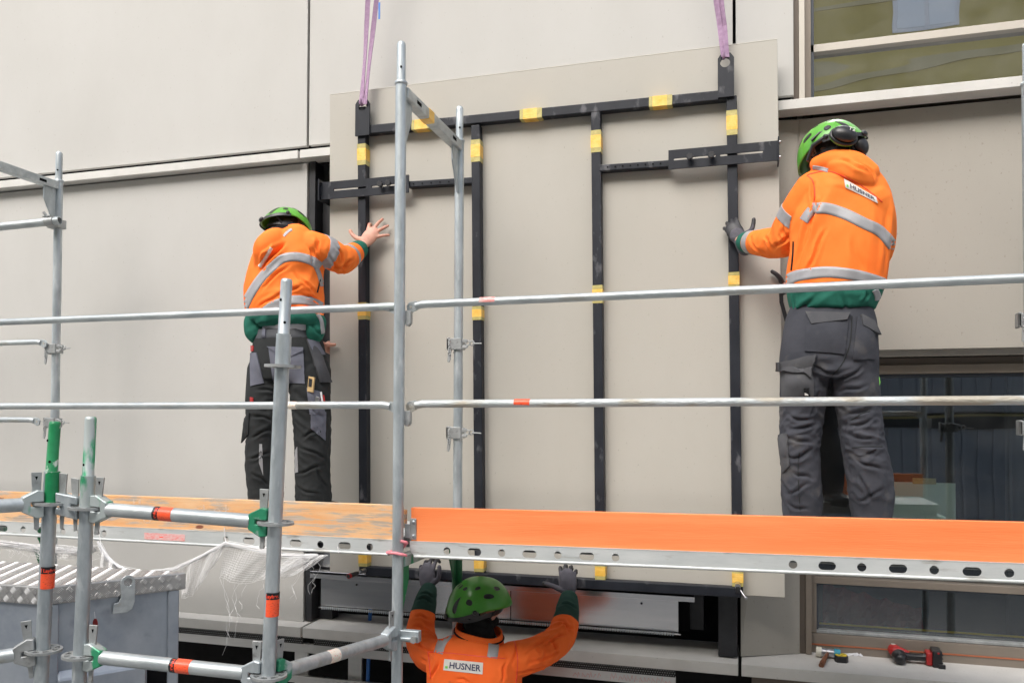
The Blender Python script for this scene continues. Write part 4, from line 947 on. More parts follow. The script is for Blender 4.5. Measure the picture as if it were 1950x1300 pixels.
# draped net sheets as crossing strands: quad from a top polyline to a bottom polyline
def sheet(top, bot, na, nbn, wig=.006):
    def interp(poly, t):
        s = t*(len(poly)-1); i = min(int(s), len(poly)-2); f = s-i; return (poly[i][0]*(1-f)+poly[i+1][0]*f, poly[i][1]*(1-f)+poly[i+1][1]*f)
    def P(u, v):
        a_, b_ = interp(top, u), interp(bot, u); x, y = a_[0]*(1-v)+b_[0]*v, a_[1]*(1-v)+b_[1]*v
        return px3(x, y, YN-.02+.03*math.sin(u*14+v*2))+Vector((wig*math.sin(v*9+u*40)*.4, 0, wig*.5*math.sin(u*25)*v))
    for i in range(na):
        u = (i+random.uniform(-.3, .3))/(na-1); u = max(0, min(1, u)); e = random.uniform(.82, 1.05)
        strand([P(u, e*j/7) for j in range(8)], .00055)
    for j in range(nbn):
        v = j/(nbn-1); strand([P(i/30, v) for i in range(31)], .00055)
sheet([(345, 1082), (385, 1060), (430, 1036)], [(345, 1140), (368, 1132), (414, 1066)], 46, 18)
sheet([(430, 1036), (500, 1050), (560, 1056), (622, 1056)], [(418, 1098), (455, 1112), (520, 1100), (580, 1070)], 84, 16)
sheet([(560, 1056), (600, 1058), (624, 1056)], [(500, 1102), (545, 1100), (584, 1084)], 46, 12)
sheet([(190, 1040), (200, 1060), (225, 1080)], [(190, 1085), (205, 1082), (228, 1084)], 34, 14)
sheet([(50, 1042), (110, 1047), (160, 1048)], [(62, 1062), (112, 1066), (158, 1062)], 46, 5)
# loose threads
for x0, y0, ln in ((418, 1098, 130), (425, 1100, 165), (448, 1110, 90), (470, 1112, 70), (455, 1111, 120), (575, 1072, 75), (590, 1075, 60), (600, 1060, 80), (20, 1030, 30), (40, 1032, 24), (60, 1045, 35), (75, 1046, 28), (190, 1050, 22), (580, 1085, 70), (250, 1090, 60), (232, 1086, 110), (500, 1105, 60)):
    pts = []; x = x0; y = y0
    for k in range(9): pts.append(px3(x, y, YN-.01+random.uniform(-.01, .01))); x += random.uniform(-9, 8); y += ln/9
    strand(pts, .00065)
for k in range(60):
    x, y = random.uniform(0, 150), 1040; pts = []
    for j in range(5): pts.append(px3(x, y, YN-.01)); x += random.uniform(-8, 8); y += random.uniform(-3, 9)
    strand(pts, .0005)
# ties up to the beam
strand([px3(430, 1033, YN), px3(428, 1020, 3.17), px3(427, 1004, 3.18)], .0022); strand([px3(192, 1036, YN), px3(188, 1015, 3.17), px3(186, 1000, 3.18)], .0022); strand([px3(645, 1052, YN), px3(643, 1040, 3.17)], .0022)
o = nb.build('debris_netting', M_NET, loc=(px3(430, 1040, YN))); tag(o, 'torn white debris netting with loose threads hanging under the left deck', 'netting')
# flat pieces of bunched cloth in the netting
cl = MB(); pth = [(186, 1030), (200, 1058), (214, 1072), (240, 1084), (262, 1088)]; wd = [.006, .017, .014, .008, .002]; vs = []
for (x, y), w in zip(pth, wd):
    p = px3(x, y, YN-.004); vs += [p+Vector((-w*.9, 0, -w*.4)), p+Vector((0, -.008, 0)), p+Vector((w*.9, 0, w*.4))]
cl.add(vs, [(3*i+k, 3*i+k+1, 3*i+4+k, 3*i+3+k) for i in range(len(pth)-1) for k in range(2)], True)
c_ = cl.build('fabric_roll', M_WHITE, o)
# dark green brace end seen through the netting
a, b = at(62, 1042, 3.3), at(86, 1076, 3.3)
MB().prism([(0, 0), (.06, 0), (.06, -.12)], a, (1, 0, 0), (0, 0, 1), (0, .01, 0)).build('gusset', M_GREEND, sc_)
# ================================================================== PEOPLE
def catmull(P, n):
    """smooth list of equal-length tuples"""
    out = []
    for i in range(len(P)-1):
        p0, p1, p2, p3 = P[max(i-1, 0)], P[i], P[i+1], P[min(i+2, len(P)-1)]
        for k in range(n):
            t = k/n
            out.append(tuple(.5*((2*b)+(-a+c)*t+(2*a-5*b+4*c-d)*t*t+(-a+3*b-3*c+d)*t**3) for a, b, c, d in zip(p0, p1, p2, p3)))
    out.append(tuple(P[-1])); return out
def limb(mb, pts, rad, n=16, sub=5, flat=1.0, flatdir=None):
    P = catmull([tuple(p)+(r,) for p, r in zip(pts, rad)], sub)
    C = [Vector(p[:3]) for p in P]; R = [max(.002, p[3]) for p in P]
    d0 = (C[0]-C[1]).normalized(); d1 = (C[-1]-C[-2]).normalized()
    pre = [(C[0]+d0*R[0]*s, R[0]*c) for s, c in ((.95, .25), (.75, .62), (.40, .90))]
    post_ = [(C[-1]+d1*R[-1]*s, R[-1]*c) for s, c in ((.40, .90), (.75, .62), (.95, .25))]
    C = [p for p, _ in pre]+C+[p for p, _ in post_]; R = [r for _, r in pre]+R+[r for _, r in post_]
    if flat == 1.0: mb.tube(C, R, n); return mb
    fd = Vector(flatdir).normalized(); vs = []
    for i, c in enumerate(C):
        t = (C[min(i+1, len(C)-1)]-C[max(i-1, 0)]).normalized(); b = (fd-t*fd.dot(t)).normalized(); a = t.cross(b)
        for k in range(n):
            q = 2*PI*k/n; vs.append(c+a*math.cos(q)*R[i]+b*math.sin(q)*R[i]*flat)
    m = len(C); fs = [(i*n+k, (i+1)*n+k, (i+1)*n+(k+1) % n, i*n+(k+1) % n)[::-1] for i in range(m-1) for k in range(n)]
    fs += [tuple(range(n))[::-1], tuple(range((m-1)*n, m*n))]; mb.add(vs, fs, True); return mb
def trunk(mb, rings, right, n=36, sub=5, p=2.4):
    """rings: (centre, half width, half depth, right vector); superellipse cross sections"""
    rows = []
    for c, hw, hd, r in rings: rows.append((c.x, c.y, c.z, hw, hd, r.x, r.y, r.z))
    P = catmull(rows, sub); C = [Vector(q[:3]) for q in P]; m = len(P); vs = []
    for i in range(m):
        t = (C[min(i+1, m-1)]-C[max(i-1, 0)]).normalized(); r = Vector(P[i][5:8]); r = (r-t*r.dot(t)).normalized(); f = t.cross(r)
        for k in range(n):
            a_ = 2*PI*k/n; ca, sa = math.cos(a_), math.sin(a_); x = math.copysign(abs(ca)**(2/p), ca); y = math.copysign(abs(sa)**(2/p), sa)
            vs.append(C[i]+r*x*P[i][3]+f*y*P[i][4])
    fs = [(i*n+k, i*n+(k+1) % n, (i+1)*n+(k+1) % n, (i+1)*n+k) for i in range(m-1) for k in range(n)]+[tuple(range(n))[::-1], tuple(range((m-1)*n, m*n))]
    mb.add(vs, fs, True); return mb
def fuse(mb, vox, smooth=4, fac=.5):
    """one closed skin from overlapping pieces"""
    me = bpy.data.meshes.new('fuse'); me.from_pydata([tuple(v) for v in mb.v], [], mb.f); me.update()
    bm = bmesh.new(); bm.from_mesh(me); bmesh.ops.recalc_face_normals(bm, faces=bm.faces); bm.to_mesh(me); bm.free()
    o = bpy.data.objects.new('fuse', me); COL.objects.link(o)
    r = o.modifiers.new('r', 'REMESH'); r.mode = 'VOXEL'; r.voxel_size = vox; r.adaptivity = 0
    if smooth: s = o.modifiers.new('s', 'SMOOTH'); s.factor = fac; s.iterations = smooth
    dg = bpy.context.evaluated_depsgraph_get(); dg.update()
    out = bpy.data.meshes.new_from_object(o.evaluated_get(dg)); bpy.data.objects.remove(o); bpy.data.meshes.remove(me)
    return out
def wrinkle(me, regions):
    """folds: (centre, radius, fold direction, frequency, amplitude)"""
    n = len(me.vertices); co = np.empty(n*3); me.vertices.foreach_get('co', co); co = co.reshape(-1, 3)
    nr = np.empty(n*3); me.vertex_normals.foreach_get('vector', nr); nr = nr.reshape(-1, 3); d = np.zeros(n)
    for c, rad, fd, fr_, amp in regions:
        l2 = ((co-np.array(c))**2).sum(1)/(rad*rad); sel = np.nonzero(l2 < 2.6)[0]
        if not len(sel): continue
        f_ = np.array(fd); s = co[sel]-np.outer(co[sel]@f_, f_)*.86
        q = np.array([(1-abs(noise.noise(Vector(p*fr_)))*2.6)*.75+noise.noise(Vector(p*fr_*2.1)+Vector((7, 3, 1)))*.35 for p in s])
        d[sel] += 1.35*amp*np.exp(-l2[sel]*1.3)*q
    me.vertices.foreach_set('co', (co+nr*d[:, None]).ravel()); me.update()
def to_mb(me, smooth=True):
    m = MB(); m.v = [v.co.copy() for v in me.vertices]; m.f = [tuple(p.vertices) for p in me.polygons]; m.sm = [smooth]*len(m.f); return m
def link_mesh(me, name, mats, par):
    org = ORG[par.name]; me.transform(Matrix.Translation(-org)); me.name = name
    mi = [p.material_index for p in me.polygons]; me.materials.clear()
    for m in (mats if isinstance(mats, (list, tuple)) else [mats]): me.materials.append(m)
    me.polygons.foreach_set('use_smooth', [True]*len(me.polygons)); me.polygons.foreach_set('material_index', mi); me.update()
    o = bpy.data.objects.new(name, me); COL.objects.link(o); o.parent = par; return o
def bvh(me): return BVHTree.FromPolygons([v.co.copy() for v in me.vertices], [tuple(p.vertices) for p in me.polygons])
def hit(tree, px, py):
    d = (FW+RT*((px-975)/F_PX)+UP*((CY-py)/F_PX)).normalized(); r = tree.ray_cast(Vector((0, 0, 0)), d)
    return (r[0], r[1]) if r[0] is not None else (None, None)
def capsule(p, segs):
    best = 9
    for a, b, r in segs:
        ab = b-a; t = max(0, min(1, (p-a).dot(ab)/ab.length_squared)); best = min(best, (p-(a+ab*t)).length-r)
    return best
def slab(me, p0, n, width, inc=None, exc=None, off=.0025, name='reflective_strip', mat=None, par=None, rim=True):
    """strip of the garment's own surface between two parallel planes, lifted off the cloth"""
    n = n.normalized(); bm = bmesh.new(); bm.from_mesh(me)
    def keep(c):
        d = (c-p0).dot(n)
        if d < -.02 or d > width+.02: return False
        if inc is not None and capsule(c, inc) > .03: return False
        if exc is not None and inc is not None and capsule(c, exc) < capsule(c, inc): return False
        return True
    kill = [f for f in bm.faces if not keep(f.calc_center_median())]
    bmesh.ops.delete(bm, geom=kill, context='FACES')
    for q, s in ((p0, 1), (p0+n*width, -1)):
        bmesh.ops.bisect_plane(bm, geom=bm.verts[:]+bm.edges[:]+bm.faces[:], plane_co=q, plane_no=n*s, clear_inner=True, clear_outer=False)
    # largest island only
    seen = set(); best = []
    for f in bm.faces:
        if f in seen: continue
        st_ = [f]; isl = []; seen.add(f)
        while st_:
            g_ = st_.pop(); isl.append(g_)
            for e in g_.edges:
                for h in e.link_faces:
                    if h not in seen: seen.add(h); st_.append(h)
        if len(isl) > len(best): best = isl
    bs = set(best); bmesh.ops.delete(bm, geom=[f for f in bm.faces if f not in bs], context='FACES')
    bm.normal_update()
    for v in bm.verts: v.co += v.normal*off
    ed = [e for e in bm.edges if e.is_boundary]
    r = bmesh.ops.extrude_edge_only(bm, edges=ed)
    nv = [g_ for g_ in r['geom'] if isinstance(g_, bmesh.types.BMVert)]
    for v in nv:
        o_ = [e.other_vert(v) for e in v.link_edges if e.other_vert(v) not in nv]
        if o_: v.co -= o_[0].normal*off*1.3
    m2 = bpy.data.meshes.new(name); bm.to_mesh(m2); bm.free()
    return link_mesh(m2, name, mat or M_REFL, par)
def split_color(me, p0, n, cond=None):
    """cut the cloth along a plane so a second colour gets a clean edge; returns nothing, faces beyond get index 1"""
    bm = bmesh.new(); bm.from_mesh(me); n = n.normalized()
    fs = [f for f in bm.faces if cond is None or cond(f.calc_center_median())]
    gs = set(fs); es = {e for f in fs for e in f.edges}; vs = {v for f in fs for v in f.verts}
    bmesh.ops.bisect_plane(bm, geom=list(vs)+list(es)+fs, plane_co=p0, plane_no=n)
    for f in bm.faces:
        c = f.calc_center_median()
        if (c-p0).dot(n) > 0 and (cond is None or cond(c)): f.material_index = 1
    bm.to_mesh(me); bm.free()
def decal(quad, tree, name, mat, par, off=.003, nu=10, nv=8, thick=.003, shape=None, bulge=0.):
    """cloth piece whose four corners are the photograph's, laid on the garment"""
    a, b, c, d = quad; vs = []; ok = True; ns = []
    for j in range(nv+1):
        for i in range(nu+1):
            u, v = i/nu, j/nv
            x = (a[0]*(1-u)+b[0]*u)*(1-v)+(d[0]*(1-u)+c[0]*u)*v; y = (a[1]*(1-u)+b[1]*u)*(1-v)+(d[1]*(1-u)+c[1]*u)*v
            p, n = hit(tree, x, y); vs.append(p); ns.append(n)
    good = [p for p in vs if p is not None]
    if not good: return None
    N_ = len(vs); out = []; inn = []; my = sum(p.y for p in good)/len(good)
    for k, (p, n) in enumerate(zip(vs, ns)):
        if p is None or abs(p.y-my) > .12:
            j, i = divmod(k, nu+1); u, v = i/nu, j/nv
            x = (a[0]*(1-u)+b[0]*u)*(1-v)+(d[0]*(1-u)+c[0]*u)*v; y = (a[1]*(1-u)+b[1]*u)*(1-v)+(d[1]*(1-u)+c[1]*u)*v
            p = at(x, y, my+.03); n = Vector((0, -1, 0))
        if n.dot(p) > 0: n = -n
        j, i = divmod(k, nu+1); bl = bulge*math.sin(PI*i/nu)*math.sin(PI*j/nv)
        out.append(p+n*(off+thick+bl)); inn.append(p-n*.004)
    q = MB(); W = nu+1
    f = [(j*W+i, (j+1)*W+i, (j+1)*W+i+1, j*W+i+1) for j in range(nv) for i in range(nu)]
    q.add(out, f, True)
    bd = [i for i in range(W)]+[j*W+nu for j in range(1, nv+1)]+[nv*W+i for i in range(nu-1, -1, -1)]+[j*W for j in range(nv-1, 0, -1)]
    k0 = len(q.v); L = len(bd)
    q.add([out[i] for i in bd]+[inn[i] for i in bd], [(k, (k+1) % L, L+(k+1) % L, L+k) for k in range(L)])
    return q.build(name, mat, par)
def decal_text(txt, size_px, quad, tree, mat, par, off=.0072, wfrac=(.18, .94), hfrac=(.25, .78), bold=.02):
    cu = bpy.data.curves.new('t', 'FONT'); cu.body = txt; cu.size = 1; cu.offset = bold; cu.resolution_u = 3
    ob_ = bpy.data.objects.new('t', cu); COL.objects.link(ob_); dg = bpy.context.evaluated_depsgraph_get(); dg.update()
    me = bpy.data.meshes.new_from_object(ob_.evaluated_get(dg)); bpy.data.objects.remove(ob_); bpy.data.curves.remove(cu)
    xs = [v.co.x for v in me.vertices]; ys = [v.co.y for v in me.vertices]; x0, x1, y0, y1 = min(xs), max(xs), min(ys), max(ys)
    a, b, c, d = quad; q = MB(); out = []
    for v in me.vertices:
        u = wfrac[0]+(wfrac[1]-wfrac[0])*(v.co.x-x0)/(x1-x0); w = 1-(hfrac[0]+(hfrac[1]-hfrac[0])*(v.co.y-y0)/(y1-y0))
        x = (a[0]*(1-u)+b[0]*u)*(1-w)+(d[0]*(1-u)+c[0]*u)*w; y = (a[1]*(1-u)+b[1]*u)*(1-w)+(d[1]*(1-u)+c[1]*u)*w
        p, n = hit(tree, x, y)
        if p is None: out.append(at(x, y, 3.7)); continue
        if n.dot(p) > 0: n = -n
        out.append(p+n*off)
    q.add(out, [tuple(p.vertices) for p in me.polygons]); return q.build('lettering', mat, par)
def hand(mb, wr, d, nrm, side, fingers, thumb, sc=1.0, fat=0.):
    """wr wrist, d towards the fingers, nrm out of the back of the hand, side towards the thumb
       fingers: 4 x (spread deg, (curl deg x3)), index first; thumb: list of world directions"""
    d = Vector(d).normalized(); nrm = Vector(nrm); nrm = (nrm-d*nrm.dot(d)).normalized(); s = d.cross(nrm)
    if s.dot(Vector(side)) < 0: s = -s
    w = sc
    limb(mb, [wr-d*.03*w, wr, wr+d*.03*w, wr+d*.065*w, wr+d*.088*w], [(.026+fat)*w, (.027+fat)*w, (.037+fat)*w, (.041+fat)*w, (.036+fat)*w], n=18, flat=.44, flatdir=nrm)
    lens = ((.044, .026, .022), (.048, .030, .023), (.045, .028, .022), (.035, .021, .019)); offs = (.030, .010, -.011, -.031); fwd = (.086, .090, .086, .078); rr = (.0094, .0097, .0092, .0082)
    ends = []
    for i, (sp, cu) in enumerate(fingers):
        base = wr+d*fwd[i]*w+s*offs[i]*w; a_ = math.radians(sp); fd = (d*math.cos(a_)+s*math.sin(a_)).normalized()
        pts = [base-fd*.02*w, base]; t = 0; cur_ = base; r = (rr[i]+fat*.6)*w; rs = [r*1.02, r*1.05]
        for L, c in zip(lens[i], cu):
            t += math.radians(c); dd = fd*math.cos(t)-nrm*math.sin(t); cur_ = cur_+dd*L*w; pts.append(cur_); rs.append(r*(1-.09*(len(pts)-2)))
        limb(mb, pts, rs, n=12, sub=4); ends.append((cur_, dd, r))
    base = wr+d*.022*w+s*.026*w; pts = [base-s*.012*w, base]; r = (.0125+fat*.6)*w; rs = [r*1.1, r*1.15]; cur_ = base
    for L, td in zip((.042, .034, .026), thumb): cur_ = cur_+Vector(td).normalized()*L*w; pts.append(cur_); rs.append(r*(1-.08*(len(pts)-2)))
    limb(mb, pts, rs, n=12, sub=4); ends.append((cur_, Vector(thumb[-1]).normalized(), r))
    return ends
def axes_of(f, up):
    f = Vector(f).normalized(); up = Vector(up); u = (up-f*up.dot(f)).normalized(); return f, u, f.cross(u)   # forward, up, right
def head_mesh(mb, c, f, u, r, neck):
    ax = (r, f, u)
    mb.sphere(c+u*.02, .077, .096, .098, 28, ax); mb.sphere(c-u*.035+f*.022, .058, .072, .080, 24, ax); mb.sphere(c-u*.085+f*.050, .028, .030, .026, 16, ax)
    limb(mb, [c+f*.088+u*.012, c+f*.108-u*.012, c+f*.113-u*.024], [.008, .0115, .012], n=12); mb.sphere(c+f*.093-u*.052, .022, .014, .008, 14, ax); mb.sphere(c+f*.092-u*.064, .019, .014, .008, 14, ax)
    for s in (-1, 1):
        mb.sphere(c+r*s*.078-f*.008-u*.012, .009, .020, .031, 16, ax); mb.sphere(c+r*s*.042+f*.070-u*.018, .022, .022, .02, 14, ax)
        limb(mb, [c+r*s*.015+f*.090+u*.026, c+r*s*.035+f*.088+u*.030, c+r*s*.054+f*.074+u*.024], [.008, .009, .007], n=10)
    limb(mb, [c-u*.05-f*.02, c*.4+neck*.6-u*.02, neck], [.056, .056, .066], n=20)
def eyes(c, f, u, r, par):
    for s in (-1, 1):
        m = MB().sphere(c+r*s*.032+f*.084+u*.006, .012, n=14); e = m.build('eye', M_TEE, par)
        MB().sphere(c+r*s*.033+f*.0925+u*.006, .0055, n=10).build('pupil', M_BLKP, e)
def helmet(par, c, f, u, r, mat, size=(.150, .124, .118), lift=.012, straps=True, vents=True, ratchet=True):
    """climbing-type safety helmet: domed shell, low at the back, small front peak, vents, headband"""
    a_, b_, h_ = size; o = c+u*lift
    def pt(ph, v, k=0.):
        # ph 0 = forward; v 0 rim .. 1 crown
        cf, sf = math.cos(ph), math.sin(ph); rim = -.012-.040*max(0, -cf)**1.5-.010*max(0, cf)+.018*abs(sf)**2
        th = v*PI/2; z = rim*(1-v)+(h_)*math.sin(th)*(1) ; z = rim+(h_-rim)*math.sin(th)
        rad = math.cos(th)**.80 if v < 1 else 0
        fl = 1+.06*(1-v)**6+.06*max(0, cf)**3*(1-v)**4; ridge = .004*max(0, math.cos(ph*2))**2*math.sin(PI*min(1, v*1.1))
        p = f*(a_*rad*cf*fl)+r*(b_*rad*sf*fl)+u*z; n = (f*cf*math.cos(th)/a_+r*sf*math.cos(th)/b_+u*math.sin(th)/h_).normalized()
        return o+p+n*(k+ridge)
    NP, NV = 56, 18; m = MB(); vs = []
    for k in (0., -.006):
        for j in range(NV):
            v = j/NV
            for i in range(NP): vs.append(pt(2*PI*i/NP, v, k))
    t1 = len(vs); vs.append(pt(0, 1, 0)); vs.append(pt(0, 1, -.006)); S = NP*NV; fs = []
    for j in range(NV-1):
        for i in range(NP):
            i2 = (i+1) % NP; q = (j*NP+i, j*NP+i2, (j+1)*NP+i2, (j+1)*NP+i); fs.append(q[::-1]); fs.append(tuple(S+x for x in q))
    for i in range(NP):
        i2 = (i+1) % NP; fs.append(((NV-1)*NP+i2, (NV-1)*NP+i, t1)); fs.append((S+(NV-1)*NP+i, S+(NV-1)*NP+i2, t1+1)); fs.append((i, i2, S+i2, S+i))
    m.add(vs, fs, True); sh = m.build('helmet', mat, par)
    def patch(name, pts_, mt, k=.0012, dep=.004):
        for _ in range(2): pts_ = [q for i in range(len(pts_)) for q in ((pts_[i][0]*.75+pts_[(i+1) % len(pts_)][0]*.25, pts_[i][1]*.75+pts_[(i+1) % len(pts_)][1]*.25), (pts_[i][0]*.25+pts_[(i+1) % len(pts_)][0]*.75, pts_[i][1]*.25+pts_[(i+1) % len(pts_)][1]*.75))]
        n = len(pts_); cx = sum(p[0] for p in pts_)/n; cv = sum(p[1] for p in pts_)/n; q = MB()
        V = [pt(p[0], p[1], k) for p in pts_]+[pt(cx, cv, k+.0005)]+[pt(p[0], p[1], k-dep) for p in pts_]+[pt((p[0]+cx)/2, (p[1]+cv)/2, k+.0003) for p in pts_]
        F = [(n+1+n+i, n+1+n+(i+1) % n, n) for i in range(n)]+[(i, (i+1) % n, 2*n+1+(i+1) % n, 2*n+1+i) for i in range(n)]+[(i, (i+1) % n, n+1+(i+1) % n, n+1+i) for i in range(n)]
        q.add(V, F, True); return q.build(name, mt, sh)
    if vents:
        for s in (-1, 1):
            R_ = math.radians
            for P in ([(150, .10), (163, .16), (160, .34), (146, .50), (150, .32)], [(118, .22), (132, .30), (128, .42), (116, .34)], [(168, .60), (176, .62), (174, .74), (166, .70)], [(140, .62), (152, .60), (156, .68), (142, .72)],
                      [(70, .30), (95, .32), (92, .46), (72, .42)], [(40, .45), (60, .46), (58, .60), (42, .56)], [(95, .62), (115, .60), (112, .70), (98, .72)]):
                patch('vent', [(R_(s*x), y) for x, y in P], M_BLKP)
    # inner headband and chin strap
    hb_ = MB(); pts = []
    for i in range(40):
        ph = 2*PI*i/40; pts.append(o+f*(a_*.80*math.cos(ph))+r*(b_*.82*math.sin(ph))+u*(-.030-.030*max(0, -math.cos(ph))))
    vs = []
    for p in pts: vs += [p+u*.012, p-u*.012]
    hb_.add(vs, [(2*i, 2*((i+1) % 40), 2*((i+1) % 40)+1, 2*i+1) for i in range(40)], True); hb_.build('headband', M_BLKP, sh)
    if ratchet:
        k = MB(); pts = [pt(math.radians(x), .03, .004)-u*.004 for x in range(105, 256, 6)]; vs = []
        for p in pts: vs += [p+u*.009, p-u*.011]
        k.add(vs, [(2*i, 2*i+1, 2*i+3, 2*i+2) for i in range(len(pts)-1)], True)
        k.sphere(pt(PI, .03, .006), .020, .010, .014, 16, (r, f, u)); 
        for x in (112, -112): k.sphere(pt(math.radians(x), .06, .004), .012, .008, .012, 12, (f, r, u))
        k.build('rear_band', M_BLKP, sh)
    if straps:
        for s in (-1, 1):
            k = MB(); a1 = pt(math.radians(70*s), 0, -.01); a2 = pt(math.radians(135*s), 0, -.01); e = c+r*s*.076-u*.065+f*.012; ch = c-u*.118+f*.058+r*s*.012
            k.tube([a1, e], .004, 6); k.tube([a2, e], .004, 6); k.tube([e, ch], .0045, 6); k.build('chin_strap', M_BLKP, sh)
    return sh, pt
def shoe(par, ank, fdir, z0):
    f = Vector(fdir).normalized(); u = Vector((0, 0, 1)); s = f.cross(u); m = MB(); b = Vector((ank.x, ank.y, z0))
    limb(m, [ank+u*.02, ank-u*.02, b+u*.07], [.055, .056, .054]); limb(m, [b-f*.035+u*.045, b+f*.06+u*.05, b+f*.15+u*.038, b+f*.19+u*.034], [.045, .048, .044, .034], flat=.95, flatdir=u)
    me = fuse(m, .008, 3)
    for v in me.vertices: v.co.z = max(v.co.z, z0+.012)
    o = link_mesh(me, 'boot', M_BLKP, par)
    sm = MB(); pl = [(math.cos(2*PI*k/24)*.135+.075, math.sin(2*PI*k/24)*(.046 if math.cos(2*PI*k/24) > 0 else .040)) for k in range(24)]
    sm.prism(pl, b, f, s, u*.022); sm.build('sole', M_PROF, o)
V3 = Vector

def strap(path, tree, width_px, name, par, mat=M_REFL, seg=10, wrap=None, wtree=None):
    """sewn-on strip along a px polyline on the cloth; wrap = point on the body's axis carries it on round the far side"""
    top = catmull([tuple(q) for q in path], seg); rows = []
    for i, t in enumerate(top):
        a_, b_ = top[max(0, i-1)], top[min(len(top)-1, i+1)]; dx, dy = b_[0]-a_[0], b_[1]-a_[1]; L = math.hypot(dx, dy); nx_, ny_ = -dy/L, dx/L; row = []
        for k in range(5):
            x, y = t[0]+nx_*width_px*(k/4-.5), t[1]+ny_*width_px*(k/4-.5); p, nn = hit(tree, x, y)
            if p is None: row.append(None); continue
            if nn.dot(p) > 0: nn = -nn
            row.append((p, nn))
        rows.append(row)
    full = [r for r in rows if all(q is not None for q in r)]
    def emit(rows_, nm):
        V = []; idx = {}; ring = []
        for i, row in enumerate(rows_):
            for k, q in enumerate(row):
                if q is not None: idx[i, k] = len(V); V.append(q[0]+q[1]*.0022)
        F = []
        for i in range(len(rows_)-1):
            for k in range(4):
                c_ = [(i, k), (i, k+1), (i+1, k+1), (i+1, k)]
                if all(z in idx for z in c_):
                    P = [V[idx[z]] for z in c_]
                    if max((p-P[0]).length for p in P) < .07: F.append(tuple(idx[z] for z in c_))
        bm = bmesh.new(); vv = [bm.verts.new(v) for v in V]
        for f_ in F: bm.faces.new([vv[q] for q in f_])
        bmesh.ops.recalc_face_normals(bm, faces=bm.faces)
        r_ = bmesh.ops.extrude_edge_only(bm, edges=[e for e in bm.edges if e.is_boundary])
        for v in [g for g in r_['geom'] if isinstance(g, bmesh.types.BMVert)]:
            p, nn, _, _ = tree.find_nearest(v.co)
            if p is not None: v.co = p-nn*.002
        q_ = MB(); ix = {v: i for i, v in enumerate(bm.verts)}
        nf = len(F); fl = [tuple(ix[v] for v in f_.verts) for f_ in bm.faces]
        k0 = len(q_.v); q_.v = [v.co.copy() for v in bm.verts]; q_.f = fl; q_.sm = [i < nf for i in range(len(fl))]; bm.free()
        # separate the rim so that the shading edge stays crisp
        return q_.build(nm, mat, par)
    o = emit(rows, name)
    if wrap is not None and len(full) > 2:
        c = V3(wrap); e0, e1 = full[0], full[-1]
        t0 = math.atan2(e0[2][0].y-c.y, e0[2][0].x-c.x); t1 = math.atan2(e1[2][0].y-c.y, e1[2][0].x-c.x)
        z0, z1 = e0[2][0].z, e1[2][0].z; w0 = (e0[0][0]-e0[4][0]).length; w1 = (e1[0][0]-e1[4][0]).length
        if t0 > 0: t0 -= 2*PI          # left end is reached going clockwise from the back
        t1s, t0s = t1, t0
        # go from right end (t1) anticlockwise through the far side (+90 deg) to the left end
        while t0s < t1s: t0s += 2*PI
        r2 = []; n = 36
        for i in range(n+1):
            t = t1s+(t0s-t1s)*i/n; z = z1+(z0-z1)*i/n; w = w1+(w0-w1)*i/n; dv = V3((math.cos(t), math.sin(t), 0)); row = []
            for k in range(5):
                org_ = V3((c.x, c.y, z+w*(.5-k/4))); h_ = (wtree or tree).ray_cast(org_+dv*.45, -dv, .44)
                nn = h_[1] if h_[0] is not None else None
                row.append((h_[0]-dv*.006, nn if nn.dot(dv) > 0 else -nn) if h_[0] is not None else None)
            r2.append(row)
        emit(r2, name)
    return o
def crease(me, lst, depth=.0085, w=.0078):
    """sharp folds of the cloth, each from one px point to another"""
    tree = bvh(me); S = []
    for q in lst:
        a_, b_ = q[0], q[1]; dp = q[2] if len(q) > 2 else depth; ww = q[3] if len(q) > 3 else w
        m_ = ((a_[0]+b_[0])/2, (a_[1]+b_[1])/2); P = [hit(tree, *x) for x in (a_, m_, b_)]
        if P[1][0] is None: continue
        nn = P[1][1]; nn = nn if nn.dot(P[1][0]) < 0 else -nn
        pts = [x[0] for x in P if x[0] is not None]
        if len(pts) < 2: continue
        S.append((pts[0], pts[-1], nn, dp*1.0, ww))
    n = len(me.vertices); co = np.empty(n*3); me.vertices.foreach_get('co', co); co = co.reshape(-1, 3)
    nr = np.empty(n*3); me.vertex_normals.foreach_get('vector', nr); nr = nr.reshape(-1, 3); acc = np.zeros((n, 3))
    for a_, b_, nn, dp, ww in S:
        A_, N2 = np.array(a_), np.array(nn); ab = np.array(b_-a_); L2 = ab@ab; rel = co-A_; t = rel@ab/L2; rel = rel-np.outer(t, ab)
        ok = np.nonzero((t > -.1) & (t < 1.1) & ((rel**2).sum(1) < .0081) & (nr@N2 > -.1))[0]
        s = np.cross(ab, N2); s /= np.linalg.norm(s); t = t[ok]; x = rel[ok]@s+.004*np.sin(t*7+a_.x*50)
        e = np.clip((t+.1)/.35, 0, 1)*np.clip((1.1-t)/.35, 0, 1); y = x/ww
        k = dp*e*(-1.15*np.exp(-(y*1.3)**2)+.85*np.exp(-(y-1.7)**2)+.6*np.exp(-((y+1.8)/1.2)**2)); acc[ok] += np.outer(k, N2)
    me.vertices.foreach_set('co', (co+acc).ravel()); me.update()

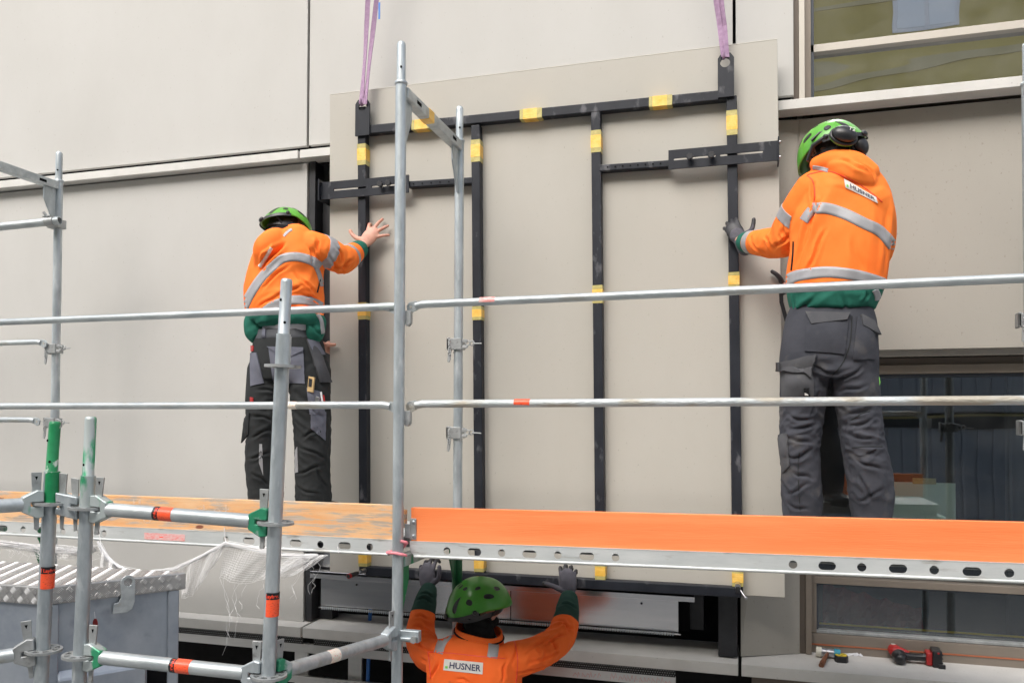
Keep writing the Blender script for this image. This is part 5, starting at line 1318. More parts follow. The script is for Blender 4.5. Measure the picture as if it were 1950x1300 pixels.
# ---------------------------------------------------------------- left worker
A = thing('person', 'left worker in orange jacket and black trousers pressing a bare hand on the panel', 'person', (at(548, 970, 3.72).x, 3.72, -.49))
dz = -.497
pel, hipL, hipR = at(548, 655, 3.72), at(514, 690, 3.72), at(590, 690, 3.74)
knL, knR, anL, anR = at(504, 815, 3.68), at(596, 812, 3.72), at(508, 955, 3.70), at(598, 955, 3.76)
shL, shR = at(517, 478, 3.63), at(596, 466, 3.72); elL, wrL = at(487, 560, 3.78), at(619, 661, 4.240); elR, wrR = at(655, 500, 3.88), at(691, 467, 4.135)
nk = at(555, 452, 3.78); hc = at(546, 441, 3.87)
f, u, r = axes_of((.62, .70, -.42), (-.10, .30, 1))
def body_of(P, who):
    m = MB()
    trunk(m, P['core'], None, sub=3)
    for k in ('armL', 'armR'): n_ = len(P[k]); limb(m, P[k], [.046-.019*(i/(n_-1)) for i in range(n_)], n=16)
    for k in ('legL', 'legR'): limb(m, P[k], [.080, .056, .042], n=16)
    return m
RX = V3((1, .05, 0)).normalized()
coreA = [(at(548, 690, 3.72), .14, .10, RX), (at(546, 610, 3.72), .13, .09, RX), (at(552, 540, 3.72), .14, .10, RX), (at(558, 490, 3.73), .145, .10, RX), (at(556, 458, 3.75), .08, .07, RX)]
mb = body_of(dict(core=coreA, armL=[at(525, 480, 3.66), at(500, 525, 3.68), at(492, 562, 3.76), at(540, 600, 3.95), at(601, 652, 4.17), wrL], armR=[at(590, 470, 3.74), at(617, 478, 3.78), at(638, 488, 3.84), at(652, 494, 3.90), at(668, 486, 4.0), wrR], legL=[hipL, knL, anL], legR=[hipR, knR, anR]), 'A')
head_mesh(mb, hc, f, u, r, nk)
hd_d = (at(712, 440, 4.19)-at(694, 463, 4.17)).normalized()
hand(mb, wrR, hd_d, (0, -1, 0), (-1, 0, 0), [(38, (20, 45, 35)), (4, (6, 10, 8)), (-16, (6, 10, 8)), (-42, (4, 8, 8))], [(-.8, .2, .3), (-.75, .1, .6), (-.5, .0, .8)], sc=1.02, fat=.0028)
hand(mb, wrL, (1, .42, -.12), (0, 1, 0), (0, 0, 1), [(4, (2, 8, 5)), (-2, (2, 8, 5)), (-8, (2, 8, 5)), (-14, (2, 8, 5))], [(.20, -1, -.25), (1, -.45, -.15), (1, .10, .0)], sc=.98, fat=.002)
me = fuse(mb, .0042, 2); body = link_mesh(me, 'body', M_SKIN, A)
eyes(hc, f, u, r, A)
# trousers
mb = MB()
trunk(mb, [(at(549, 636, 3.72), .172, .118, RX), (at(549, 660, 3.72), .190, .128, RX), (at(550, 695, 3.72), .202, .130, RX), (at(550, 722, 3.72), .198, .112, RX)], None)
limb(mb, [at(511, 705, 3.72), at(505, 760, 3.70), knL, at(500, 880, 3.68), at(506, 940, 3.70), at(507, 972, 3.70)], [.108, .100, .090, .087, .088, .080], n=24)
limb(mb, [at(591, 705, 3.73), at(592, 760, 3.72), at(595, 815, 3.72), at(595, 880, 3.73), at(597, 940, 3.75), at(598, 972, 3.76)], [.106, .100, .092, .089, .090, .082], n=24)
tr = fuse(mb, .0062, 4)
H = V3((1, 0, .12)).normalized(); D1 = V3((1, 0, .8)).normalized(); D2 = V3((1, 0, -.7)).normalized()
wrinkle(tr, [(knL, .14, H, 26, .008), (knR, .14, D2, 24, .009), (anL, .12, H, 24, .012), (anR, .12, D1, 24, .012), (at(550, 720, 3.62), .12, H, 20, .008), (at(520, 760, 3.62), .13, D1, 18, .008), (at(590, 760, 3.62), .13, D2, 18, .008), (at(596, 880, 3.7), .12, D2, 22, .008), (at(500, 880, 3.7), .12, D1, 22, .007)])
crease(tr, [((500, 770), (535, 763)), ((478, 790), (522, 801)), ((478, 832), (522, 815)), ((475, 872), (515, 860)), ((568, 768), (612, 790)), ((575, 832), (617, 810), .008), ((570, 850), (622, 872), .008), ((565, 902), (616, 885)), ((565, 925), (612, 941)), ((480, 900), (512, 921)), ((490, 740), (540, 750)), ((540, 738), (556, 770), .009), ((600, 890), (622, 930))])
T = bvh(tr); link_mesh(tr, 'trousers', M_TRB, A)
decal([(512, 661), (577, 664), (581, 731), (521, 728)], T, 'back_pocket', M_POCK, A, bulge=.006); decal([(510, 660), (577, 662), (577, 668), (545, 684)], T, 'pocket_flap', M_POCK, A, off=.010)
decal([(477, 672), (489, 671), (503, 729), (478, 735)], T, 'side_pocket', M_POCK, A, bulge=.006)
decal([(584, 738), (612, 746), (618, 790), (590, 788)], T, 'leg_pocket', M_POCK, A, bulge=.010); decal([(592, 782), (620, 784), (619, 838), (592, 815)], T, 'leg_pocket', M_POCK, A, off=.002)
decal([(583, 647), (602, 652), (628, 728), (609, 728)], T, 'hanging_pocket', M_POCKD, A, off=.012, bulge=.01); decal([(583, 647), (602, 652), (614, 676), (596, 675)], T, 'hanging_pocket_top', M_POCK, A, off=.016)
decal([(494, 845), (499, 845), (501, 905), (493, 880)], T, 'grey_inset', M_REFL, A, off=-.001); decal([(562, 858), (566, 850), (568, 898), (562, 900)], T, 'grey_inset', M_REFL, A, off=-.001)
decal([(466, 796), (476, 786), (474, 826), (460, 843)], T, 'tool_loop', M_TRB, A, off=.004, bulge=.01)
decal([(478, 658), (483, 658), (483, 668), (478, 669)], T, 'label_patch', M_RED, A, off=.002); decal([(477, 756), (483, 757), (483, 766), (477, 766)], T, 'label_patch', M_RED, A, off=.002)
# belt, loops and tee shirt at the back
mb = MB(); trunk(mb, [(at(549, 628, 3.72), .168, .118, RX), (at(549, 641, 3.72), .176, .124, RX), (at(549, 649, 3.72), .180, .126, RX)], None)
bl = fuse(mb, .008, 2); BT = bvh(bl); link_mesh(bl, 'belt', M_BELT, A)
for x in (504, 590): decal([(x-3, 622+4), (x+3, 622+4), (x+2, 652), (x-5, 651)], BT, 'belt_loop', M_POCK, A, off=.004, nu=3, nv=5)
mb = MB(); trunk(mb, [(at(553, 570, 3.73), .155, .112, RX), (at(556, 605, 3.72), .158, .112, RX), (at(557, 634, 3.72), .160, .113, RX)], None)
te = fuse(mb, .008, 3); wrinkle(te, [(at(557, 615, 3.6), .12, V3((1, 0, .4)).normalized(), 20, .010)]); link_mesh(te, 'tee_shirt', M_TEE, A)
# jacket
mb = MB()
trunk(mb, [(at(545, 606, 3.73), .196, .150, RX), (at(543, 585, 3.73), .205, .155, RX), (at(541, 555, 3.73), .207, .155, RX), (at(545, 520, 3.73), .196, .150, RX), (at(553, 485, 3.73), .176, .135, RX), (at(560, 462, 3.74), .120, .110, RX), (at(560, 454, 3.76), .075, .080, RX)], None)
WT = BVHTree.FromPolygons(mb.v, mb.f)
limb(mb, [at(590, 470, 3.74), at(617, 478, 3.78), at(638, 488, 3.84), at(652, 494, 3.90), at(668, 486, 4.0), at(684, 475, 4.08)], [.085, .082, .076, .073, .064, .052], n=24)
limb(mb, [at(525, 480, 3.66), at(500, 525, 3.68), at(492, 562, 3.76), at(540, 600, 3.95), at(600, 650, 4.16)], [.080, .072, .070, .060, .046], n=24)
limb(mb, [at(545, 452, 3.70), at(521, 456, 3.62), at(502, 475, 3.585), at(494, 500, 3.60)], [.050, .060, .054, .030], n=20, flat=.8, flatdir=(.3, -1, 0)); limb(mb, [at(522, 456, 3.67), at(550, 455, 3.67), at(575, 459, 3.72)], [.034, .028, .026], n=16)
limb(mb, [at(484, 612, 3.66), at(486, 636, 3.66), at(492, 652, 3.68)], [.052, .050, .022], n=16); limb(mb, [at(602, 610, 3.68), at(600, 636, 3.68), at(597, 652, 3.70)], [.048, .044, .020], n=16); limb(mb, [at(500, 606, 3.62), at(545, 601, 3.60), at(592, 604, 3.63)], [.034, .030, .034], n=14)
jk = fuse(mb, .0065, 4)
Dd = V3((1, 0, .75)).normalized(); De = V3((1, 0, -.6)).normalized()
wrinkle(jk, [(at(520, 590, 3.58), .17, Dd, 12, .018), (at(580, 570, 3.58), .17, De, 11, .016), (at(560, 530, 3.58), .15, V3((1, 0, .3)).normalized(), 11, .010), (elR, .10, V3((.3, 0, 1)).normalized(), 24, .010), (at(640, 505, 3.8), .07, V3((.6, .2, 1)).normalized(), 30, .010), (at(610, 480, 3.7), .09, V3((.5, 0, 1)).normalized(), 20, .008), (at(505, 640, 3.6), .10, Dd, 26, .010), (at(600, 640, 3.6), .09, De, 24, .010), (at(500, 480, 3.55), .08, V3((-.4, 0, 1)).normalized(), 24, .006)])
crease(jk, [((548, 505), (500, 548)), ((560, 520), (600, 562), .008), ((528, 562), (575, 543)), ((488, 588), (532, 560), .008), ((575, 560), (612, 577)), ((500, 600), (540, 580)), ((628, 506), (662, 512)), ((640, 466), (655, 502)), ((652, 508), (674, 490)), ((603, 452), (612, 490)), ((590, 468), (598, 506), .008), ((541, 464), (498, 512), .024, .011), ((480, 622), (520, 610)), ((485, 642), (505, 626)), ((590, 615), (612, 641)), ((625, 480), (640, 512))])
JT = bvh(jk)
armR_ = [(at(617, 478, 3.78), at(652, 496, 3.90), .078), (at(652, 496, 3.90), at(690, 470, 4.10), .06)]; armL_ = [(at(525, 480, 3.66), at(492, 562, 3.76), .075), (at(492, 562, 3.76), at(590, 640, 4.06), .055)]
tors = [(at(545, 610, 3.73), at(556, 470, 3.73), .17)]
# colours: green hem and cuffs
z_h = at(545, 597, 3.6).z; p0 = at(545, 596, 3.58)
cR = at(676, 482, 4.04); dR = (at(691, 468, 4.12)-at(655, 496, 3.92)).normalized()
split_color(jk, p0, V3((-.02, 0, -1)), lambda c: capsule(c, armR_) > .02); split_color(jk, cR, dR, lambda c: capsule(c, armR_[1:]) < .03)
slab(jk, at(665, 490, 3.96), dR, .030, inc=armR_[1:], par=A, exc=tors)
dU = (at(652, 492, 3.90)-at(608, 472, 3.76)).normalized()
slab(jk, at(612, 474, 3.76), dU, .052, inc=armR_[:1], exc=tors, par=A)
def plane3(tree, a, b, c):
    P = [hit(tree, *q)[0] for q in (a, b, c)]; n = (P[1]-P[0]).cross(P[2]-P[0]).normalized(); return P, (n if n.z < 0 else -n)
strap([(465, 585), (477, 560), (497, 530), (522, 505), (540, 492), (565, 489), (592, 496), (610, 508)], JT, 17, 'reflective_strip', A, wrap=at(548, 520, 3.74), wtree=WT)
strap([(505, 592), (520, 582), (545, 573), (575, 571), (600, 577), (619, 590)], JT, 17, 'reflective_strip', A, wrap=at(545, 575, 3.74), wtree=WT)
strap([(596, 500), (606, 518), (614, 545)], JT, 8, 'reflective_strip', A); strap([(610, 530), (607, 545), (604, 557)], JT, 2.2, 'zip', A, mat=M_BLKC); strap([(605, 598), (612, 612), (615, 635)], JT, 7, 'reflective_strip', A)
strap([(494, 508), (505, 492), (517, 472)], JT, 6, 'patch', A, mat=M_PATCH); strap([(540, 450), (549, 441), (556, 437)], JT, 5, 'reflective_strip', A)
jo = link_mesh(jk, 'jacket', [M_HIVIS, M_GRN], A)
# hood lining, hair, helmet
mb = MB(); limb(mb, [at(512, 449, 3.65), at(526, 440, 3.66), at(546, 437, 3.68), at(560, 442, 3.70)], [.018, .026, .026, .018], n=14); link_mesh(fuse(mb, .006, 3), 'hood_lining', M_BLKC, A)
def hair(par, c, f, u, r):
    m = MB(); m.sphere(c+u*.018-f*.012, .081, .093, .098, 26, (r, f, u)); m.sphere(c-u*.045-f*.045, .064, .050, .055, 20, (r, f, u)); me = fuse(m, .007, 2); wrinkle(me, [(c, .2, u, 60, .004)])
    return link_mesh(me, 'hair', M_HAIR, par)
hair(A, hc, f, u, r)
helmet(A, hc, f, u, r, M_HELMB, size=(.134, .114, .098), lift=.028)
shoe(A, anL, (-.3, 1, 0), dz); shoe(A, anR, (.3, 1, 0), dz)
# folding rule, cutter and keys in the leg pocket
t = thing('folding_rule', 'wooden folding rule sticking out of the left worker leg pocket', 'folding rule', at(593, 742, 3.62))
p, n = hit(T, 594, 735); q = at(593, 728, p.y-.012); MB().obox(V3((q.x, p.y-.014, q.z-.01)), (.016, 0, -.003), (0, .006, 0), (.004, 0, .038)).build('slats', M_RULE, t, bevel=.001); MB().obox(V3((q.x-.001, p.y-.0215, q.z-.002)), (.009, 0, -.002), (0, .0008, 0), (.002, 0, .020)).build('scale_print', M_PROF, t)
t = thing('marker_pen', 'white pen with red clip in the left worker leg pocket', 'pen', at(612, 760, 3.62)); p, n = hit(T, 612, 762); y_ = (p.y if p else 3.66)-.016
MB().tube([at(611, 746, y_), at(614, 764, y_)], .0055, 10).build('barrel', M_WHITE, t); MB().tube([at(616, 752, y_), at(618, 764, y_)], .004, 8).build('clip', M_RED, t)
t = thing('pocket_knife', 'small steel knife in the left worker leg pocket beside a red tab', 'knife', at(603, 762, 3.62)); p, n = hit(T, 603, 762); y_ = (p.y if p else 3.66)-.018
MB().obox(at(604, 761, y_), (.011, 0, -.003), (0, .004, 0), (.003, 0, .016)).build('handle', M_CHROME, t, bevel=.003); MB().obox(at(596, 765, y_), (.007, 0, 0), (0, .002, 0), (0, 0, .009)).build('tab', M_RED, t)

# ---------------------------------------------------------------- right worker
B = thing('person', 'right worker in orange jacket and charcoal trousers with ear muffs on green helmet', 'person', (at(1590, 990, 3.73).x, 3.73, -.49))
RXB = V3((1, -.08, 0)).normalized()
shL, shR = at(1545, 368, 3.75), at(1660, 392, 3.66); elL, wrL = at(1494, 455, 3.86), at(1410, 459, 4.12); elR, wrR = at(1650, 500, 3.92), at(1497, 548, 4.240)
hipL, hipR, knL, knR, anL, anR = at(1533, 680, 3.73), at(1622, 680, 3.72), at(1524, 800, 3.72), at(1641, 800, 3.72), at(1526, 962, 3.72), at(1658, 962, 3.72)
nk = at(1590, 325, 3.76); hc = at(1583, 292, 3.80)
f, u, r = axes_of((-.72, .55, -.42), (-.15, -.05, 1)); u = (u+V3((0, 0, 0))).normalized()
coreB = [(at(1578, 690, 3.72), .14, .10, RXB), (at(1585, 600, 3.73), .13, .09, RXB), (at(1600, 500, 3.75), .14, .10, RXB), (at(1603, 400, 3.75), .15, .10, RXB), (at(1597, 345, 3.75), .08, .07, RXB)]
mb = body_of(dict(core=coreB, armL=[at(1553, 364, 3.75), at(1528, 395, 3.78), at(1508, 430, 3.83), at(1493, 458, 3.88), at(1455, 462, 3.99), wrL], armR=[at(1655, 385, 3.70), at(1668, 430, 3.74), at(1660, 490, 3.88), at(1600, 520, 4.0), at(1520, 546, 4.16), wrR], legL=[hipL, knL, anL], legR=[hipR, knR, anR]), 'B')
head_mesh(mb, hc, f, u, r, nk)
hL = dict(wr=wrL, d=(at(1386, 428, 4.19)-at(1402, 456, 4.16)), nrm=(0, -1, .0), side=(1, 0, 0), fingers=[(8, (12, 30, 22)), (4, (12, 30, 22)), (0, (14, 32, 24)), (-6, (14, 34, 26))], thumb=[(.75, .1, .45), (.35, .1, .9), (.1, .05, 1)])
hR = dict(wr=wrR, d=(-1, .45, -.10), nrm=(0, 1, 0), side=(0, 0, 1), fingers=[(0, (2, 8, 5))]*4, thumb=[(-.10, -1, .35), (-.65, -.45, .75), (-.80, .05, .60)])
hand(mb, **hL, sc=.97, fat=-.003); hand(mb, **hR, sc=.97, fat=-.003)
link_mesh(fuse(mb, .0055, 3), 'body', M_SKIN, B); eyes(hc, f, u, r, B)
def glove(par, h, mats=(M_GLOVE, M_GLOVEB), sc=1.0, cuff=None, cutn=None):
    m = MB(); ends = hand(m, **h, sc=sc, fat=.0018); me = fuse(m, .0036, 2); wrinkle(me, [(h['wr'], .06, V3(h['side']), 60, .0025)])
    d = V3(h['d']).normalized(); n = V3(h['nrm']).normalized()
    # dipped palm and fingertips in black rubber
    for p in me.polygons:
        c = p.center-h['wr']; a_ = c.dot(d)
        if a_ > .128*sc or c.dot(n) < -.004: p.material_index = 1
    if cutn: pass
    o = link_mesh(me, 'glove', list(mats), par)
    for p in o.data.polygons: pass
    q = MB(); w = h['wr']; limb(q, [w-d*.052, w-d*.03, w-d*.006], [.035, .034, .032], n=20, flat=.78, flatdir=n); link_mesh(fuse(q, .005, 2), 'cuff', M_GLOVE, par)
    return o
glove(B, hL, sc=.98); glove(B, hR, mats=(M_GLOVEB, M_GLOVEB), sc=1.0)
# trousers
mb = MB()
trunk(mb, [(at(1582, 585, 3.75), .166, .120, RXB), (at(1581, 612, 3.74), .186, .128, RXB), (at(1579, 650, 3.73), .196, .134, RXB), (at(1577, 690, 3.73), .202, .134, RXB), (at(1577, 716, 3.73), .198, .112, RXB)], None)
limb(mb, [at(1534, 690, 3.73), at(1530, 745, 3.72), at(1526, 800, 3.72), at(1523, 850, 3.70), at(1525, 900, 3.70), at(1527, 950, 3.71), at(1528, 985, 3.71)], [.106, .099, .090, .082, .081, .083, .078], n=26)
limb(mb, [at(1622, 690, 3.73), at(1630, 745, 3.72), at(1637, 790, 3.72), at(1642, 835, 3.70), at(1651, 880, 3.70), at(1658, 930, 3.71), at(1660, 985, 3.72)], [.104, .096, .088, .084, .088, .090, .080], n=26)
tr = fuse(mb, .0060, 4)
wrinkle(tr, [(at(1526, 800, 3.64), .12, V3((1, 0, .15)).normalized(), 30, .009), (at(1520, 850, 3.64), .12, V3((1, 0, .35)).normalized(), 26, .009), (at(1640, 800, 3.64), .12, V3((1, 0, .25)).normalized(), 32, .009), (at(1646, 850, 3.64), .13, V3((1, 0, -.25)).normalized(), 28, .009), (at(1655, 930, 3.64), .13, V3((1, 0, -.6)).normalized(), 18, .012), (at(1525, 950, 3.64), .12, V3((1, 0, -.5)).normalized(), 20, .012),
             (at(1580, 715, 3.62), .12, V3((1, 0, .1)).normalized(), 20, .009), (at(1620, 720, 3.6), .12, V3((1, 0, -.5)).normalized(), 16, .009), (at(1540, 740, 3.6), .10, V3((1, 0, .9)).normalized(), 18, .007)])
crease(tr, [((1500, 790), (1552, 800)), ((1503, 817), (1554, 808)), ((1500, 835), (1550, 846)), ((1500, 872), (1547, 855)), ((1610, 792), (1662, 780)), ((1612, 812), (1667, 800)), ((1615, 830), (1670, 836)), ((1618, 862), (1677, 850)), ((1625, 870), (1682, 897), .009), ((1630, 952), (1682, 930), .009), ((1635, 900), (1660, 952)), ((1500, 942), (1542, 920)), ((1510, 900), (1547, 911)), ((1545, 700), (1600, 713), .009), ((1590, 720), (1640, 700), .009), ((1600, 745), (1652, 735)), ((1560, 745), (1545, 790)), ((1500, 960), (1540, 970))])
T = bvh(tr); link_mesh(tr, 'trousers', M_TRG, B)
for q in ([(1537, 597), (1617, 601), (1608, 674), (1533, 668)], [(1632, 603), (1664, 615), (1665, 684), (1624, 683)]): decal(q, T, 'back_pocket', M_TRG, B, off=.004, bulge=.012)
decal([(1536, 595), (1618, 597), (1612, 610), (1546, 618)], T, 'pocket_flap', M_POCKT, B, off=.014); decal([(1638, 600), (1660, 612), (1671, 638), (1640, 620)], T, 'pocket_flap', M_POCKT, B, off=.014)
decal([(1489, 704), (1547, 698), (1549, 755), (1492, 757)], T, 'cargo_pocket', M_POCKT, B, off=.008, bulge=.022); decal([(1483, 692), (1556, 676), (1546, 710), (1484, 708)], T, 'pocket_flap', M_POCKT, B, off=.030)
decal([(1531, 739), (1540, 739), (1540, 753), (1531, 753)], T, 'label_patch', M_BLKC, B, off=.034); decal([(1533, 748), (1538, 748), (1538, 750), (1533, 750)], T, 'label_print', M_PATCH, B, off=.039, nu=2, nv=1)
decal([(1483, 828), (1500, 826), (1505, 885), (1492, 900)], T, 'knee_pocket', M_POCKT, B, off=.006, bulge=.012)
strap([(1620, 800), (1640, 788), (1658, 782)], T, 1.6, 'seam', B, mat=M_TRB); strap([(1622, 852), (1650, 850), (1680, 850)], T, 1.6, 'seam', B, mat=M_TRB); strap([(1522, 860), (1520, 900), (1524, 975)], T, 1.6, 'seam', B, mat=M_TRB); strap([(1622, 602), (1619, 650), (1605, 690), (1585, 715)], T, 2.0, 'seam', B, mat=M_TRB)
ex = MB(); p = at(1668, 728, 3.70)
ex.tube([p+V3((.0, 0, .035)), p+V3((.010, -.01, .02)), p+V3((.013, -.01, 0)), p+V3((.008, -.01, -.018))], .0035, 8); ex.build('lime_cord', M_LIME, B)
# jacket
mb = MB()
trunk(mb, [(at(1585, 590, 3.75), .172, .135, RXB), (at(1586, 565, 3.75), .190, .150, RXB), (at(1590, 530, 3.75), .204, .150, RXB), (at(1598, 480, 3.75), .202, .148, RXB), (at(1604, 430, 3.75), .205, .145, RXB), (at(1606, 395, 3.75), .198, .138, RXB), (at(1602, 362, 3.75), .172, .130, RXB), (at(1594, 338, 3.76), .112, .105, RXB), (at(1590, 318, 3.77), .068, .075, RXB)], None)
WT = BVHTree.FromPolygons(mb.v, mb.f)
limb(mb, [at(1553, 364, 3.75), at(1528, 395, 3.78), at(1508, 430, 3.83), at(1493, 458, 3.88), at(1455, 462, 3.99), at(1420, 461, 4.08)], [.092, .084, .078, .074, .064, .050], n=26)
limb(mb, [at(1655, 385, 3.70), at(1668, 430, 3.74), at(1660, 490, 3.88), at(1600, 520, 4.0), at(1520, 546, 4.16)], [.090, .082, .074, .060, .044], n=26)
limb(mb, [at(1556, 312, 3.72), at(1590, 305, 3.68), at(1625, 313, 3.66), at(1655, 328, 3.66)], [.034, .047, .056, .044], n=22, flat=.85, flatdir=(0, -1, .2)); limb(mb, [at(1590, 316, 3.66), at(1630, 330, 3.63), at(1654, 345, 3.64)], [.03, .042, .034], n=18)
jk = fuse(mb, .0062, 4)
wrinkle(jk, [(at(1497, 455, 3.82), .10, V3((.4, 0, 1)).normalized(), 22, .012), (at(1530, 430, 3.72), .10, V3((.75, 0, 1)).normalized(), 13, .014), (at(1465, 470, 3.95), .08, V3((.2, 0, 1)).normalized(), 24, .009), (at(1600, 480, 3.6), .20, V3((.25, 0, 1)).normalized(), 6, .014), (at(1560, 400, 3.6), .12, V3((.5, 0, 1)).normalized(), 9, .012), (at(1540, 575, 3.6), .12, V3((1, 0, .5)).normalized(), 18, .010), (at(1640, 580, 3.6), .12, V3((1, 0, -.2)).normalized(), 16, .008), (at(1620, 325, 3.6), .10, V3((1, 0, -.6)).normalized(), 16, .009), (at(1670, 430, 3.6), .12, V3((.1, 0, 1)).normalized(), 12, .009)])
crease(jk, [((1545, 345), (1553, 400)), ((1562, 380), (1532, 470), .010), ((1553, 395), (1510, 520), .010, .014), ((1572, 440), (1535, 520)), ((1622, 450), (1640, 520), .005, .016), ((1446, 425), (1470, 472)), ((1475, 472), (1502, 448)), ((1428, 452), (1450, 480)), ((1575, 326), (1650, 352), .006, .009), ((1600, 305), (1650, 328)), ((1632, 308), (1668, 342)), ((1510, 563), (1540, 590), .008), ((1512, 592), (1546, 570), .008), ((1600, 556), (1605, 592)), ((1652, 556), (1640, 596)), ((1690, 400), (1684, 520), .006, .014), ((1480, 400), (1500, 455)), ((1560, 600), (1650, 596))])
JT = bvh(jk)
aL1 = (at(1540, 375, 3.75), at(1493, 458, 3.88), .080); aL2 = (at(1493, 458, 3.88), at(1415, 460, 4.10), .060)
tB = [(at(1586, 560, 3.75), at(1604, 420, 3.75), .20)]
split_color(jk, at(1590, 536, 3.6), V3((0, 0, -1)), lambda c: capsule(c, [aL1, aL2]) > .02)
dF = (at(1418, 460, 4.09)-at(1475, 461, 3.93)).normalized(); split_color(jk, at(1424, 465, 4.06), dF, lambda c: capsule(c, [aL2]) < .035)
slab(jk, at(1434, 464, 4.03), dF, .034, inc=[aL2], par=B)
dU = (at(1493, 458, 3.88)-at(1535, 385, 3.77)).normalized(); slab(jk, at(1517, 402, 3.79), dU, .052, inc=[aL1], exc=tB, par=B)
strap([(1547, 397), (1575, 397), (1610, 408), (1645, 425), (1675, 440), (1697, 464), (1706, 480)], JT, 21, 'reflective_strip', B, wrap=at(1604, 430, 3.76), wtree=WT); strap([(1531, 421), (1538, 410), (1546, 400)], JT, 18, 'reflective_strip', B)
strap([(1497, 540), (1510, 528), (1540, 521), (1580, 518), (1630, 524), (1672, 536), (1692, 545)], JT, 21, 'reflective_strip', B, wrap=at(1590, 530, 3.76), wtree=WT)
strap([(1666, 552), (1671, 562), (1672, 572)], JT, 12, 'reflective_strip', B)
strap([(1548, 319), (1562, 321), (1577, 325)], JT, 8, 'reflective_strip', B)
strap([(1511, 460), (1510, 485), (1507, 515)], JT, 2.4, 'zip', B, mat=M_BLKC)
strap([(1536, 334), (1548, 345), (1552, 372), (1546, 395)], JT, 1.4, 'seam', B, mat=M_STKR); strap([(1538, 333), (1575, 326), (1612, 338), (1650, 360), (1680, 385)], JT, 1.3, 'seam', B, mat=M_STKR)
quad = [(1607, 341), (1668, 376), (1671, 387), (1610, 357)]
decal(quad, JT, 'name_patch', M_PATCH, B, off=.001, thick=.003, nu=16, nv=6); decal_text('HUSNER', 10, quad, JT, M_NAVY, B, off=.0058, wfrac=(.17, .94), hfrac=(.22, .76))
decal([(1612, 351.5), (1615.5, 353.5), (1616, 357), (1612.5, 355.5)], JT, 'green_square', M_LIME, B, off=.0035, thick=.002, nu=3, nv=3)
link_mesh(jk, 'jacket', [M_HIVIS, M_GRN], B)
hair(B, hc, f, u, r)
sh, pt = helmet(B, hc, f, u, r, M_HELMB, size=(.145, .120, .114), lift=.020)
# ear muffs parked up on the helmet with their arms
for (cx, cy, yy, tilt, rx, rz) in ((1607, 259, 3.645, .35, .052, .037), (1635, 279, 3.735, 1.25, .046, .034)):
    c = at(cx, cy, yy); a_ = V3((math.cos(tilt), .1, -math.sin(tilt))); n_ = V3((.25 if tilt < 1 else .8, -1, .35)).normalized(); a_ = (a_-n_*a_.dot(n_)).normalized(); b_ = n_.cross(a_)
    m = MB(); m.sphere(c+n_*.012, rx, rz, .026, 22, (a_, b_, n_)); mo = m.build('ear_muff', M_BLKP, B)
    k = MB(); k.tube([c+(a_*math.cos(t)*rx*1.02+b_*math.sin(t)*rz*1.02)-n_*.004 for t in [2*PI*i/28 for i in range(28)]], .007, 10, closed=True); k.build('cushion', M_BLKP, mo)
    k = MB(); k.tube([c+(a_*math.cos(t)*rx*.96+b_*math.sin(t)*rz*.96)-n_*.014 for t in [2*PI*i/28 for i in range(28)]], .006, 10, closed=True); k.build('backplate', M_HELMB, mo)
    if tilt < 1:
        text_mb('T2', .026, c+n_*.0385+a_*.004+b_*.004, a_, b_.cross(n_).cross(a_)*0+b_*-1 if b_.z < 0 else b_, n_, extr=0).build('lettering', M_PATCH, mo)
MB().tube([at(1538, 306, 3.72), at(1548, 278, 3.70), at(1570, 262, 3.68), at(1596, 252, 3.68)], [.008, .010, .010, .008], 10).build('muff_arm', M_BLKP, B)
MB().tube([at(1545, 268, 3.70), at(1560, 254, 3.70), at(1590, 243, 3.70), at(1612, 243, 3.72)], .006, 10).build('muff_arm', M_BLKP, B)
shoe(B, anL, (-.3, 1, 0), dz); shoe(B, anR, (.35, 1, 0), dz)
t = thing('tool_strap', 'black tool strap hanging from the right worker waist towards the panel', 'strap', at(1495, 590, 3.9))
MB().add(*(lambda P: ([p+V3((s*.009, 0, 0)) for p in P for s in (-1, 1)]+[p+V3((s*.009, .004, 0)) for p in P for s in (-1, 1)], [(2*i, 2*i+2, 2*i+3, 2*i+1) for i in range(len(P)-1)]+[(2*len(P)+2*i, 2*len(P)+2*i+1, 2*len(P)+2*i+3, 2*len(P)+2*i+2) for i in range(len(P)-1)]))([at(1487, 545, 4.0), at(1488, 575, 3.95), at(1495, 600, 3.9), at(1502, 625, 3.86), at(1503, 642, 3.84)])).build('webbing', M_BLKC, t)

# ---------------------------------------------------------------- lower worker
C = thing('person', 'lower worker under the deck holding up the frame with both gloved hands', 'person', (at(905, 1290, 3.74).x, 3.74, GZ))
RXC = V3((1, .0, 0)); yc = 3.72
shL, shR = at(838, 1232, 3.74), at(985, 1236, 3.74); elL, wrL = at(797, 1207, 3.90), at(813, 1120, 4.06); elR, wrR = at(1071, 1224, 3.84), at(1083, 1132, 4.05)
cx = at(905, 1260, yc).x; W = lambda x, y, z: V3((cx+x, y, z))
hipL, hipR, knL, knR, anL, anR = W(-.10, 3.72, -1.66), W(.10, 3.72, -1.66), W(-.13, 3.75, -2.05), W(.13, 3.75, -2.05), W(-.14, 3.72, -2.40), W(.14, 3.72, -2.40)
nk = at(912, 1195, 3.74); hc = at(911, 1152, 3.78)
f, u, r = axes_of((.80, .60, .10), (-.02, -.22, 1))
coreC = [(W(0, 3.72, -1.68), .14, .10, RXC), (W(0, 3.71, -1.5), .13, .09, RXC), (W(0, 3.71, -1.3), .15, .11, RXC), (at(908, 1245, 3.72), .16, .10, RXC), (at(910, 1215, 3.73), .08, .07, RXC)]
